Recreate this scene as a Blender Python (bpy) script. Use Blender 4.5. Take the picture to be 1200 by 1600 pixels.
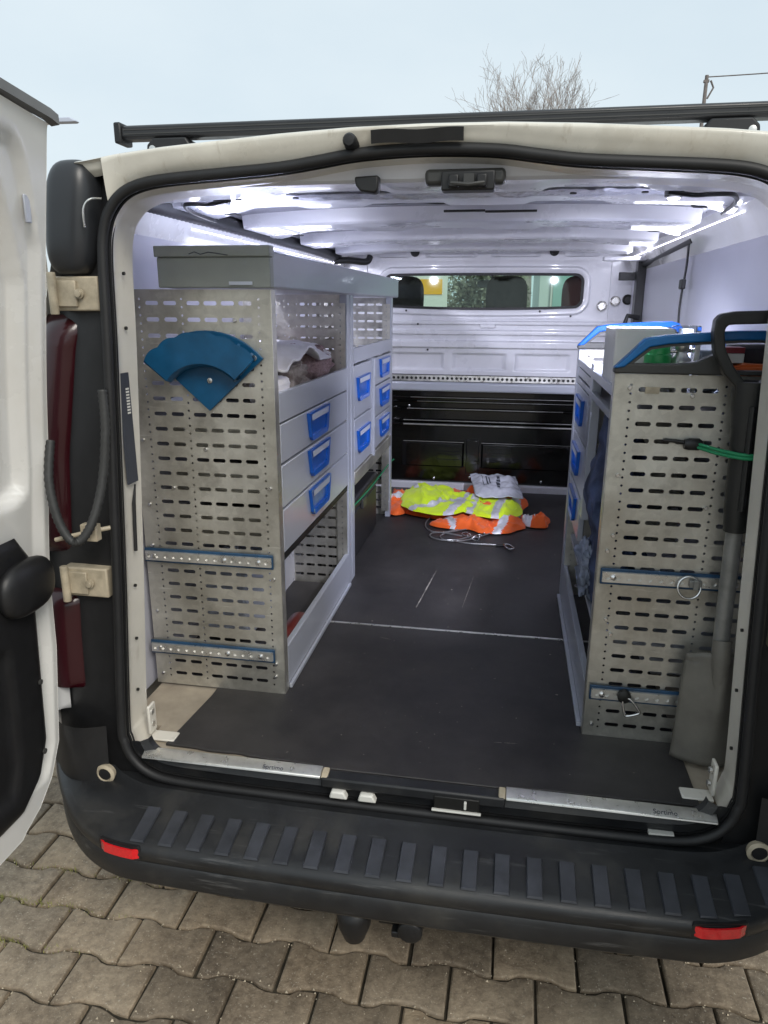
import bpy, bmesh, math, random
from mathutils import Vector, Matrix, noise
random.seed(7)
for o in list(bpy.data.objects): bpy.data.objects.remove(o)
S = bpy.context.scene
COL = S.collection
R = math.radians
# ------------------------------------------------------------------ camera
YAW, PITCH, ROLL, FPX = 0.17065, 0.28051, 0.00508, 1121.2
CAM = Vector((0.19174, -1.448, 1.65362))
fw = Vector((-math.sin(YAW)*math.cos(PITCH), math.cos(YAW)*math.cos(PITCH), -math.sin(PITCH)))
rt = Vector((math.cos(YAW), math.sin(YAW), 0)); up = rt.cross(fw)
r2 = math.cos(ROLL)*rt + math.sin(ROLL)*up; u2 = -math.sin(ROLL)*rt + math.cos(ROLL)*up
cd = bpy.data.cameras.new('camera'); cam = bpy.data.objects.new('camera', cd); COL.objects.link(cam)
cam.matrix_world = Matrix(((r2.x, u2.x, -fw.x, CAM.x), (r2.y, u2.y, -fw.y, CAM.y), (r2.z, u2.z, -fw.z, CAM.z), (0, 0, 0, 1)))
cd.sensor_fit = 'HORIZONTAL'; cd.sensor_width = 36.0; cd.lens = 36.0*FPX/1200.0
cd.clip_start = 0.02; cd.clip_end = 2000
S.camera = cam
# ------------------------------------------------------------------ sky, sun, exposure
SUN_EL, SUN_AZ = R(42), R(142)      # compass direction the light comes from (0 = +Y, clockwise)
w = bpy.data.worlds.new('World'); S.world = w; w.use_nodes = True
nt = w.node_tree; nt.nodes.clear()
out = nt.nodes.new('ShaderNodeOutputWorld'); bg = nt.nodes.new('ShaderNodeBackground')
sky = nt.nodes.new('ShaderNodeTexSky'); sky.sky_type = 'NISHITA'; sky.sun_disc = False
sky.sun_elevation = SUN_EL; sky.sun_rotation = SUN_AZ; sky.dust_density = 4.0; sky.air_density = 1.0; sky.ozone_density = 1.0
mixc = nt.nodes.new('ShaderNodeMix'); mixc.data_type = 'RGBA'
mixc.inputs[0].default_value = 0.86                    # an overcast sheet in front of the clear sky
mixc.inputs[7].default_value = (6.5, 7.35, 7.8, 1)
tcw = nt.nodes.new('ShaderNodeTexCoord'); cn = nt.nodes.new('ShaderNodeTexNoise'); cn.inputs['Scale'].default_value = 3.0; cn.inputs['Detail'].default_value = 5
mpw = nt.nodes.new('ShaderNodeMapping'); mpw.inputs['Scale'].default_value = (1, 1, 2.2); nt.links.new(tcw.outputs['Generated'], mpw.inputs[0]); nt.links.new(mpw.outputs[0], cn.inputs['Vector'])
cr_ = nt.nodes.new('ShaderNodeValToRGB'); cr_.color_ramp.elements[0].position = .3; cr_.color_ramp.elements[1].position = .7
cr_.color_ramp.elements[0].color = (.91, .935, .955, 1); cr_.color_ramp.elements[1].color = (1.03, 1.02, 1.01, 1); nt.links.new(cn.outputs['Fac'], cr_.inputs[0])
mlw = nt.nodes.new('ShaderNodeMix'); mlw.data_type = 'RGBA'; mlw.blend_type = 'MULTIPLY'; mlw.inputs[0].default_value = 1.0
nt.links.new(sky.outputs[0], mixc.inputs[6]); nt.links.new(mixc.outputs[2], mlw.inputs[6]); nt.links.new(cr_.outputs[0], mlw.inputs[7]); nt.links.new(mlw.outputs[2], bg.inputs[0])
bg.inputs[1].default_value = 0.10
nt.links.new(bg.outputs[0], out.inputs[0])
sl = bpy.data.lights.new('sun', 'SUN'); sl.energy = 1.5; sl.angle = R(25); sl.color = (1, .95, .87)
so = bpy.data.objects.new('sun', sl); COL.objects.link(so)
sd = Vector((math.sin(SUN_AZ)*math.cos(SUN_EL), math.cos(SUN_AZ)*math.cos(SUN_EL), math.sin(SUN_EL)))
so.rotation_euler = (-sd).to_track_quat('-Z', 'Y').to_euler(); so.location = (0, -6, 8)
S.view_settings.view_transform = 'Standard'; S.view_settings.look = 'None'
S.view_settings.exposure = 0.36; S.view_settings.gamma = 1.0; S.view_settings.use_curve_mapping = False

# ------------------------------------------------------------------ materials
def mat(name, col, rough=.5, metal=0., spec=.5, coat=0., noise_amt=0., noise_scale=8., bump=0., bump_scale=200., col2=None, trans=0., emit=None, emit_s=0., rough_var=0., rand=0., coord='Object', detail=6., sheen=0., alpha=1.):
    m = bpy.data.materials.new(name); m.use_nodes = True
    n = m.node_tree; b = n.nodes['Principled BSDF']
    b.inputs['Base Color'].default_value = (*col, 1); b.inputs['Roughness'].default_value = rough
    b.inputs['Metallic'].default_value = metal; b.inputs['Specular IOR Level'].default_value = spec
    if coat: b.inputs['Coat Weight'].default_value = coat; b.inputs['Coat Roughness'].default_value = .06
    if trans: b.inputs['Transmission Weight'].default_value = trans
    if sheen: b.inputs['Sheen Weight'].default_value = sheen
    if emit: b.inputs['Emission Color'].default_value = (*emit, 1); b.inputs['Emission Strength'].default_value = emit_s
    tc = n.nodes.new('ShaderNodeTexCoord')
    colsock = None
    if noise_amt or col2:
        tx = n.nodes.new('ShaderNodeTexNoise'); tx.inputs['Scale'].default_value = noise_scale; tx.inputs['Detail'].default_value = detail
        tx.inputs['Roughness'].default_value = .6
        n.links.new(tc.outputs[coord], tx.inputs['Vector'])
        rp = n.nodes.new('ShaderNodeValToRGB')
        rp.color_ramp.elements[0].position = .32; rp.color_ramp.elements[1].position = .68
        a = tuple(c*(1-noise_amt) for c in col); c2 = col2 or tuple(min(1, c*(1+noise_amt)) for c in col)
        if col2: a = col
        rp.color_ramp.elements[0].color = (*a, 1); rp.color_ramp.elements[1].color = (*c2, 1)
        n.links.new(tx.outputs['Fac'], rp.inputs[0]); colsock = rp.outputs[0]
        if rough_var:
            mr = n.nodes.new('ShaderNodeMapRange'); mr.inputs[1].default_value = .3; mr.inputs[2].default_value = .7
            mr.inputs[3].default_value = max(.03, rough-rough_var); mr.inputs[4].default_value = min(1, rough+rough_var)
            n.links.new(tx.outputs['Fac'], mr.inputs[0]); n.links.new(mr.outputs[0], b.inputs['Roughness'])
    if rand:
        oi = n.nodes.new('ShaderNodeObjectInfo'); hs = n.nodes.new('ShaderNodeHueSaturation')
        mr = n.nodes.new('ShaderNodeMapRange'); mr.inputs[3].default_value = 1-rand; mr.inputs[4].default_value = 1+rand
        n.links.new(oi.outputs['Random'], mr.inputs[0]); n.links.new(mr.outputs[0], hs.inputs['Value'])
        if colsock: n.links.new(colsock, hs.inputs['Color'])
        else: hs.inputs['Color'].default_value = (*col, 1)
        colsock = hs.outputs[0]
    if colsock: n.links.new(colsock, b.inputs['Base Color'])
    if bump:
        t2 = n.nodes.new('ShaderNodeTexNoise'); t2.inputs['Scale'].default_value = bump_scale; t2.inputs['Detail'].default_value = 4
        n.links.new(tc.outputs[coord], t2.inputs['Vector'])
        bp = n.nodes.new('ShaderNodeBump'); bp.inputs['Strength'].default_value = bump; bp.inputs['Distance'].default_value = .004
        n.links.new(t2.outputs['Fac'], bp.inputs['Height']); n.links.new(bp.outputs[0], b.inputs['Normal'])
    return m
M = {}
M['white'] = mat('white_paint', (.80, .79, .76), .25, coat=1., noise_amt=.04, noise_scale=3, rough_var=.06)
M['shaded_dusty_white'] = mat('shaded_dusty_white_paint', (.70, .67, .59), .3, coat=.4, noise_amt=.10, noise_scale=7, rough_var=.1)  # van white turned beige: reflected paving put into the colour, besides the grime
M['jamb'] = mat('jamb_paint', (.70, .67, .60), .3, coat=.3, noise_amt=.06, noise_scale=9)
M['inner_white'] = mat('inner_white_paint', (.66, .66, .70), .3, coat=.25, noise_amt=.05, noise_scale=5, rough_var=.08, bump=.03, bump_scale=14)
M['wall_panel'] = mat('wall_lining', (.56, .56, .63), .42, noise_amt=.04, noise_scale=3, bump=.04, bump_scale=9)
M['floor_paint'] = mat('floor_paint', (.33, .285, .225), .5, noise_amt=.2, noise_scale=12, bump=.1, bump_scale=60)
M['black_plastic'] = mat('black_plastic', (.012, .012, .013), .45, noise_amt=.2, noise_scale=30, bump=.06, bump_scale=700)
M['bumper'] = mat('bumper_plastic', (.017, .018, .020), .40, noise_amt=.22, noise_scale=9, rough_var=.12, bump=.12, bump_scale=900)
def add_marks(m, sc, rot, scale, lo, hi, col, amt):
    n = m.node_tree; b = n.nodes['Principled BSDF']; tc = n.nodes.new('ShaderNodeTexCoord')
    mp = n.nodes.new('ShaderNodeMapping'); mp.inputs['Scale'].default_value = sc; mp.inputs['Rotation'].default_value = rot
    t = n.nodes.new('ShaderNodeTexNoise'); t.inputs['Scale'].default_value = scale; t.inputs['Detail'].default_value = 5; t.inputs['Roughness'].default_value = .65
    n.links.new(tc.outputs['Object'], mp.inputs[0]); n.links.new(mp.outputs[0], t.inputs['Vector'])
    r = n.nodes.new('ShaderNodeMapRange'); r.inputs[1].default_value = lo; r.inputs[2].default_value = hi; r.inputs[3].default_value = 0; r.inputs[4].default_value = amt
    n.links.new(t.outputs['Fac'], r.inputs[0])
    mx = n.nodes.new('ShaderNodeMix'); mx.data_type = 'RGBA'; mx.inputs[7].default_value = (*col, 1)
    src = b.inputs['Base Color'].links[0].from_socket if b.inputs['Base Color'].links else None
    if src: n.links.new(src, mx.inputs[6])
    else: mx.inputs[6].default_value = b.inputs['Base Color'].default_value
    n.links.new(r.outputs[0], mx.inputs[0]); n.links.new(mx.outputs[2], b.inputs['Base Color'])
add_marks(M['bumper'], (3, 40, 40), (0, 0, .5), 1.5, .60, .72, (.12, .12, .12), .55)
add_marks(M['bumper'], (1, 1, 1), (0, 0, 0), 5, .52, .74, (.07, .066, .058), .5)
add_marks(M['shaded_dusty_white'], (1, 1, 1), (0, 0, 0), 4, .48, .70, (.42, .36, .27), .55)
add_marks(M['shaded_dusty_white'], (9, 9, 2), (0, 0, 0), 3, .60, .72, (.34, .28, .2), .5)
add_marks(M['white'], (1, 1, .5), (0, 0, 0), 3, .52, .75, (.55, .49, .38), .35)
add_marks(M['jamb'], (6, 6, 2), (0, 0, 0), 3, .58, .74, (.36, .31, .24), .5)
M['tread'] = mat('tread_plastic', (.038, .041, .050), .40, noise_amt=.3, noise_scale=14, rough_var=.08, bump=.1, bump_scale=600)  # lighter and bluer than the bumper: sky sheen put into the colour
M['seat_plastic'] = mat('seat_plastic', (.020, .021, .012), .4, noise_amt=.2)
M['rubber'] = mat('rubber', (.012, .012, .013), .55, noise_amt=.2, noise_scale=20)
M['dark_cover'] = mat('dark_grey_cover', (.026, .028, .032), .34, noise_amt=.1, noise_scale=6)
M['dark'] = mat('dark_cavity', (.010, .010, .009), .5)
M['red_lens'] = mat('red_lens', (.032, .003, .006), .25, coat=.25)
M['clear_lens'] = mat('clear_lens', (.7, .7, .7), .12, spec=.8, coat=.7)
M['reflector'] = mat('red_reflector', (.72, .012, .018), .22, coat=.8, noise_amt=.1, noise_scale=160)
M['grey'] = mat('grey_powder_coat', (.40, .42, .48), .3, coat=.15, noise_amt=.02, noise_scale=2, detail=2)
M['grey_box'] = mat('grey_green_steel', (.27, .29, .275), .42, noise_amt=.07, noise_scale=9, rough_var=.06)
M['alu'] = mat('aluminium', (.72, .71, .68), .32, metal=.85, noise_amt=.1, noise_scale=40, rough_var=.1)
M['cream_metal'] = mat('cream_hinge_paint', (.44, .38, .28), .45, noise_amt=.3, noise_scale=22)
M['steel'] = mat('bright_steel', (.7, .7, .7), .22, metal=1.)
M['blue'] = mat('blue_handle', (.006, .105, .50), .3, coat=.2, noise_amt=.1, noise_scale=20)
M['blue_grip'] = mat('blue_grip', (.004, .115, .33), .36, noise_amt=.12, noise_scale=14)
M['blue_fan'] = mat('blue_holder_plastic', (.003, .070, .165), .34, noise_amt=.2, noise_scale=14, rough_var=.08)
M['blue_rail'] = mat('blue_rail', (.012, .05, .11), .45, noise_amt=.3, noise_scale=20)
M['label'] = mat('grey_label', (.52, .56, .66), .5)
M['grip_base'] = mat('grip_base', (.045, .045, .043), .45, noise_amt=.15)
M['bar'] = mat('roof_bar_black', (.022, .022, .024), .35, noise_amt=.2, noise_scale=15, rough_var=.1)
M['shovel_grey'] = mat('shovel_grey', (.15, .14, .12), .5, noise_amt=.18, noise_scale=10, bump=.1, bump_scale=40)
M['shovel_black'] = mat('shovel_black', (.014, .015, .015), .42, noise_amt=.2)
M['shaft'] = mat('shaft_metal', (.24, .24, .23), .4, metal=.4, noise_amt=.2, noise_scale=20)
M['green'] = mat('green_cord', (.01, .22, .09), .6)
M['green_cap'] = mat('green_plastic', (.03, .42, .12), .3, coat=.3)
M['orange'] = mat('orange_plastic', (.62, .13, .025), .4)
M['cardboard_white'] = mat('white_carton', (.68, .68, .68), .6, noise_amt=.06, noise_scale=9)
M['seat'] = mat('seat_fabric', (.040, .028, .024), .9, noise_amt=.3, noise_scale=40, bump=.2, bump_scale=400)
M['seat_red'] = mat('seat_fabric_red', (.11, .022, .024), .9)
M['pole'] = mat('pole_wood', (.19, .17, .16), .8, noise_amt=.3)
M['bark'] = mat('bark', (.30, .26, .235), .9, noise_amt=.3, noise_scale=5)
M['silver_foil'] = mat('quilted_foil', (.62, .62, .68), .34, metal=.6, noise_amt=.12, noise_scale=90, bump=.9, bump_scale=70)
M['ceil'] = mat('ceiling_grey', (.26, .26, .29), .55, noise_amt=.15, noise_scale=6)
M['led'] = mat('led', (.9, .9, 1), .4, emit=(.80, .80, 1), emit_s=3)
M['grey_plastic'] = mat('grey_plastic', (.16, .16, .16), .5, noise_amt=.15)
M['hose'] = mat('grey_hose', (.035, .036, .036), .55, noise_amt=.2, noise_scale=60)
M['ink'] = mat('dark_ink', (.04, .045, .06), .6)
M['white_plastic'] = mat('white_plastic', (.72, .71, .66), .4)
M['building'] = mat('pale_render', (.62, .68, .66), .8, noise_amt=.08, noise_scale=.6)
M['yellow'] = mat('yellow_sign', (.85, .42, .01), .5)
M['leaf'] = mat('hedge_leaf', (.20, .20, .15), .7, col2=(.36, .36, .28), noise_scale=1.5, rand=.2)
M['wire_steel'] = mat('wire_rope', (.42, .42, .42), .35, metal=.7, noise_amt=.3, noise_scale=300)

def galv():
    m = mat('galvanised_steel', (.6, .59, .55), .38, metal=.82, bump=.05, bump_scale=30)
    n = m.node_tree; b = n.nodes['Principled BSDF']; tc = n.nodes.new('ShaderNodeTexCoord')
    vo = n.nodes.new('ShaderNodeTexVoronoi'); vo.inputs['Scale'].default_value = 55
    no = n.nodes.new('ShaderNodeTexNoise'); no.inputs['Scale'].default_value = 5.5; no.inputs['Detail'].default_value = 7; no.inputs['Roughness'].default_value = .65
    n.links.new(tc.outputs['Object'], vo.inputs['Vector']); n.links.new(tc.outputs['Object'], no.inputs['Vector'])
    rp = n.nodes.new('ShaderNodeValToRGB'); rp.color_ramp.elements[0].position = .3; rp.color_ramp.elements[1].position = .72
    rp.color_ramp.elements[0].color = (.47, .45, .40, 1); rp.color_ramp.elements[1].color = (.80, .78, .71, 1)
    n.links.new(no.outputs['Fac'], rp.inputs[0])
    mx = n.nodes.new('ShaderNodeMix'); mx.data_type = 'RGBA'; mx.blend_type = 'MULTIPLY'; mx.inputs[0].default_value = .14
    bw = n.nodes.new('ShaderNodeRGBToBW'); n.links.new(vo.outputs['Color'], bw.inputs[0])
    n.links.new(rp.outputs[0], mx.inputs[6]); n.links.new(bw.outputs[0], mx.inputs[7])
    n.links.new(mx.outputs[2], b.inputs['Base Color'])
    mr = n.nodes.new('ShaderNodeMapRange'); mr.inputs[1].default_value = .3; mr.inputs[2].default_value = .75; mr.inputs[3].default_value = .30; mr.inputs[4].default_value = .52
    n.links.new(no.outputs['Fac'], mr.inputs[0]); n.links.new(mr.outputs[0], b.inputs['Roughness'])
    return m
M['galv'] = galv()
add_marks(M['galv'], (1, 1, 1), (0, 0, 0), 7, .56, .74, (.20, .185, .16), .55)
add_marks(M['galv'], (4, 4, 40), (0, .5, 0), 2.2, .64, .72, (.86, .85, .80), .6)
add_marks(M['grey'], (1, 30, 12), (.4, 0, 0), 2, .68, .76, (.18, .19, .21), .5)

def matmat():   # ribbed black floor covering with dust and scratches
    m = mat('floor_mat', (.02, .019, .022), .48, bump=.25, bump_scale=900)
    n = m.node_tree; b = n.nodes['Principled BSDF']; tc = n.nodes.new('ShaderNodeTexCoord')
    no = n.nodes.new('ShaderNodeTexNoise'); no.inputs['Scale'].default_value = 4; no.inputs['Detail'].default_value = 8; no.inputs['Roughness'].default_value = .7
    n.links.new(tc.outputs['Object'], no.inputs['Vector'])
    rp = n.nodes.new('ShaderNodeValToRGB'); rp.color_ramp.elements[0].position = .35; rp.color_ramp.elements[1].position = .8
    rp.color_ramp.elements[0].color = (.020, .0185, .020, 1); rp.color_ramp.elements[1].color = (.056, .051, .050, 1)
    n.links.new(no.outputs['Fac'], rp.inputs[0])
    # short pale scratches: stretched noise, thresholded
    mp = n.nodes.new('ShaderNodeMapping'); mp.inputs['Scale'].default_value = (26, 3.2, 1); mp.inputs['Rotation'].default_value = (0, 0, .25)
    n2 = n.nodes.new('ShaderNodeTexNoise'); n2.inputs['Scale'].default_value = 1.6; n2.inputs['Detail'].default_value = 3
    n.links.new(tc.outputs['Object'], mp.inputs[0]); n.links.new(mp.outputs[0], n2.inputs['Vector'])
    r3 = n.nodes.new('ShaderNodeValToRGB'); r3.color_ramp.elements[0].position = .735; r3.color_ramp.elements[1].position = .79
    n.links.new(n2.outputs['Fac'], r3.inputs[0])
    n3 = n.nodes.new('ShaderNodeTexNoise'); n3.inputs['Scale'].default_value = 55; n3.inputs['Detail'].default_value = 2
    n.links.new(tc.outputs['Object'], n3.inputs['Vector'])
    r4 = n.nodes.new('ShaderNodeValToRGB'); r4.color_ramp.elements[0].position = .76; r4.color_ramp.elements[1].position = .80
    n.links.new(n3.outputs['Fac'], r4.inputs[0])
    mxm = n.nodes.new('ShaderNodeMath'); mxm.operation = 'MAXIMUM'; n.links.new(r3.outputs[0], mxm.inputs[0]); n.links.new(r4.outputs[0], mxm.inputs[1])
    ml = n.nodes.new('ShaderNodeMath'); ml.operation = 'MULTIPLY'; ml.inputs[1].default_value = .55; n.links.new(mxm.outputs[0], ml.inputs[0])
    mx = n.nodes.new('ShaderNodeMix'); mx.data_type = 'RGBA'; mx.inputs[7].default_value = (.20, .18, .16, 1)
    n.links.new(ml.outputs[0], mx.inputs[0]); n.links.new(rp.outputs[0], mx.inputs[6]); n.links.new(mx.outputs[2], b.inputs['Base Color'])
    return m
M['mat'] = matmat()

def pavermat():
    m = mat('concrete_paver', (.25, .2, .15), .72)
    n = m.node_tree; b = n.nodes['Principled BSDF']; tc = n.nodes.new('ShaderNodeTexCoord'); geo = n.nodes.new('ShaderNodeNewGeometry')
    def nz(sc, det, ro=.6):
        t = n.nodes.new('ShaderNodeTexNoise'); t.inputs['Scale'].default_value = sc; t.inputs['Detail'].default_value = det; t.inputs['Roughness'].default_value = ro
        n.links.new(geo.outputs['Position'], t.inputs['Vector']); return t
    a = nz(3.2, 6); bb = nz(38, 8, .75); c = nz(170, 3)
    rp = n.nodes.new('ShaderNodeValToRGB'); rp.color_ramp.elements[0].position = .38; rp.color_ramp.elements[1].position = .66
    rp.color_ramp.elements[0].color = (.125, .090, .058, 1); rp.color_ramp.elements[1].color = (.44, .345, .235, 1)
    mx0 = n.nodes.new('ShaderNodeMath'); mx0.operation = 'ADD'
    h = n.nodes.new('ShaderNodeMath'); h.operation = 'MULTIPLY'; h.inputs[1].default_value = .5
    n.links.new(a.outputs['Fac'], mx0.inputs[0]); n.links.new(bb.outputs['Fac'], mx0.inputs[1]); n.links.new(mx0.outputs[0], h.inputs[0]); n.links.new(h.outputs[0], rp.inputs[0])
    oi = n.nodes.new('ShaderNodeObjectInfo'); hs = n.nodes.new('ShaderNodeHueSaturation'); mr = n.nodes.new('ShaderNodeMapRange')
    mr.inputs[3].default_value = .74; mr.inputs[4].default_value = 1.18
    n.links.new(oi.outputs['Random'], mr.inputs[0]); n.links.new(mr.outputs[0], hs.inputs['Value'])
    ms2 = n.nodes.new('ShaderNodeMath'); ms2.operation = 'MULTIPLY'; ms2.inputs[1].default_value = 7.31; fr2 = n.nodes.new('ShaderNodeMath'); fr2.operation = 'FRACT'
    n.links.new(oi.outputs['Random'], ms2.inputs[0]); n.links.new(ms2.outputs[0], fr2.inputs[0])
    mt = n.nodes.new('ShaderNodeMix'); mt.data_type = 'RGBA'; mt.blend_type = 'MULTIPLY'; mt.inputs[7].default_value = (.90, .93, .98, 1); n.links.new(fr2.outputs[0], mt.inputs[0]); n.links.new(rp.outputs[0], mt.inputs[6]); n.links.new(mt.outputs[2], hs.inputs['Color'])
    rs = n.nodes.new('ShaderNodeValToRGB'); rs.color_ramp.elements[0].position = .62; rs.color_ramp.elements[1].position = .68
    n.links.new(c.outputs['Fac'], rs.inputs[0])
    ms = n.nodes.new('ShaderNodeMath'); ms.operation = 'MULTIPLY'; ms.inputs[1].default_value = .6; n.links.new(rs.outputs[0], ms.inputs[0])
    mx = n.nodes.new('ShaderNodeMix'); mx.data_type = 'RGBA'; mx.inputs[7].default_value = (.5, .45, .36, 1)
    n.links.new(ms.outputs[0], mx.inputs[0]); n.links.new(hs.outputs[0], mx.inputs[6]); n.links.new(mx.outputs[2], b.inputs['Base Color'])
    bp = n.nodes.new('ShaderNodeBump'); bp.inputs['Strength'].default_value = .9; bp.inputs['Distance'].default_value = .006
    n.links.new(bb.outputs['Fac'], bp.inputs['Height']); n.links.new(bp.outputs[0], b.inputs['Normal'])
    return m
M['paver'] = pavermat()
M['soil'] = mat('joint_soil', (.045, .038, .026), .95, noise_amt=.5, noise_scale=30, bump=.8, bump_scale=150)

def groundmat():   # beyond the built pavers
    m = mat('far_paving', (.24, .2, .15), .8)
    n = m.node_tree; b = n.nodes['Principled BSDF']; geo = n.nodes.new('ShaderNodeNewGeometry')
    br = n.nodes.new('ShaderNodeTexBrick'); br.inputs['Scale'].default_value = 1; br.inputs['Brick Width'].default_value = .2165; br.inputs['Row Height'].default_value = .1315
    br.inputs['Mortar Size'].default_value = .006; br.inputs['Color1'].default_value = (.27, .22, .165, 1); br.inputs['Color2'].default_value = (.19, .155, .12, 1); br.inputs['Mortar'].default_value = (.06, .052, .04, 1)
    n.links.new(geo.outputs['Position'], br.inputs['Vector']); n.links.new(br.outputs['Color'], b.inputs['Base Color'])
    return m
M['ground'] = groundmat()

def glass(name, tint=(1, 1, 1), k=.12):
    m = bpy.data.materials.new(name); m.use_nodes = True; n = m.node_tree; n.nodes.clear()
    o = n.nodes.new('ShaderNodeOutputMaterial'); t = n.nodes.new('ShaderNodeBsdfTransparent'); g = n.nodes.new('ShaderNodeBsdfGlossy')
    t.inputs[0].default_value = (*tint, 1); g.inputs['Roughness'].default_value = .03
    f = n.nodes.new('ShaderNodeFresnel'); f.inputs[0].default_value = 1.45
    mx = n.nodes.new('ShaderNodeMixShader')
    n.links.new(f.outputs[0], mx.inputs[0]); n.links.new(t.outputs[0], mx.inputs[1]); n.links.new(g.outputs[0], mx.inputs[2]); n.links.new(mx.outputs[0], o.inputs[0])
    return m
M['glass'] = glass('window_glass', (.86, .95, .92))
M['jar_glass'] = glass('jar_glass', (.75, .78, .78))

def cloth(name, c1, c2=None, scale=14, rough=.85):
    return mat(name, c1, rough, col2=c2, noise_amt=.08, noise_scale=scale, bump=.25, bump_scale=500, sheen=.2)
M['hv_yellow'] = cloth('hi_vis_yellow', (.72, .97, .012), None, 8, .7)
M['hv_orange'] = cloth('hi_vis_orange', (.97, .14, .010), None, 8, .7)
M['hv_silver'] = mat('reflective_tape', (.72, .72, .76), .4, metal=.3, noise_amt=.1, noise_scale=60)
M['bag'] = mat('clear_white_bag', (.55, .56, .62), .22, coat=.5, noise_amt=.15, noise_scale=14)
M['cloth_white'] = cloth('white_cotton', (.78, .76, .80), None, 6)
M['fur'] = mat('mottled_blanket', (.17, .105, .105), .95, col2=(.42, .30, .30), noise_scale=70, bump=.8, bump_scale=160)
M['towel_brown'] = mat('striped_towel', (.12, .085, .07), .9, col2=(.40, .36, .33), noise_scale=24, bump=.4, bump_scale=200)
M['navy'] = mat('navy_fabric', (.004, .007, .024), .8, col2=(.055, .08, .17), noise_scale=15, bump=.4, bump_scale=60)
M['navy_pale'] = mat('pale_blue_fabric', (.10, .12, .17), .8, col2=(.30, .34, .42), noise_scale=18, bump=.4, bump_scale=60)
M['can_red'] = mat('red_can', (.16, .03, .025), .35, coat=.4, noise_amt=.2, noise_scale=18)
M['case_black'] = mat('black_case', (.017, .017, .019), .5, noise_amt=.2, bump=.1, bump_scale=400)

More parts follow.
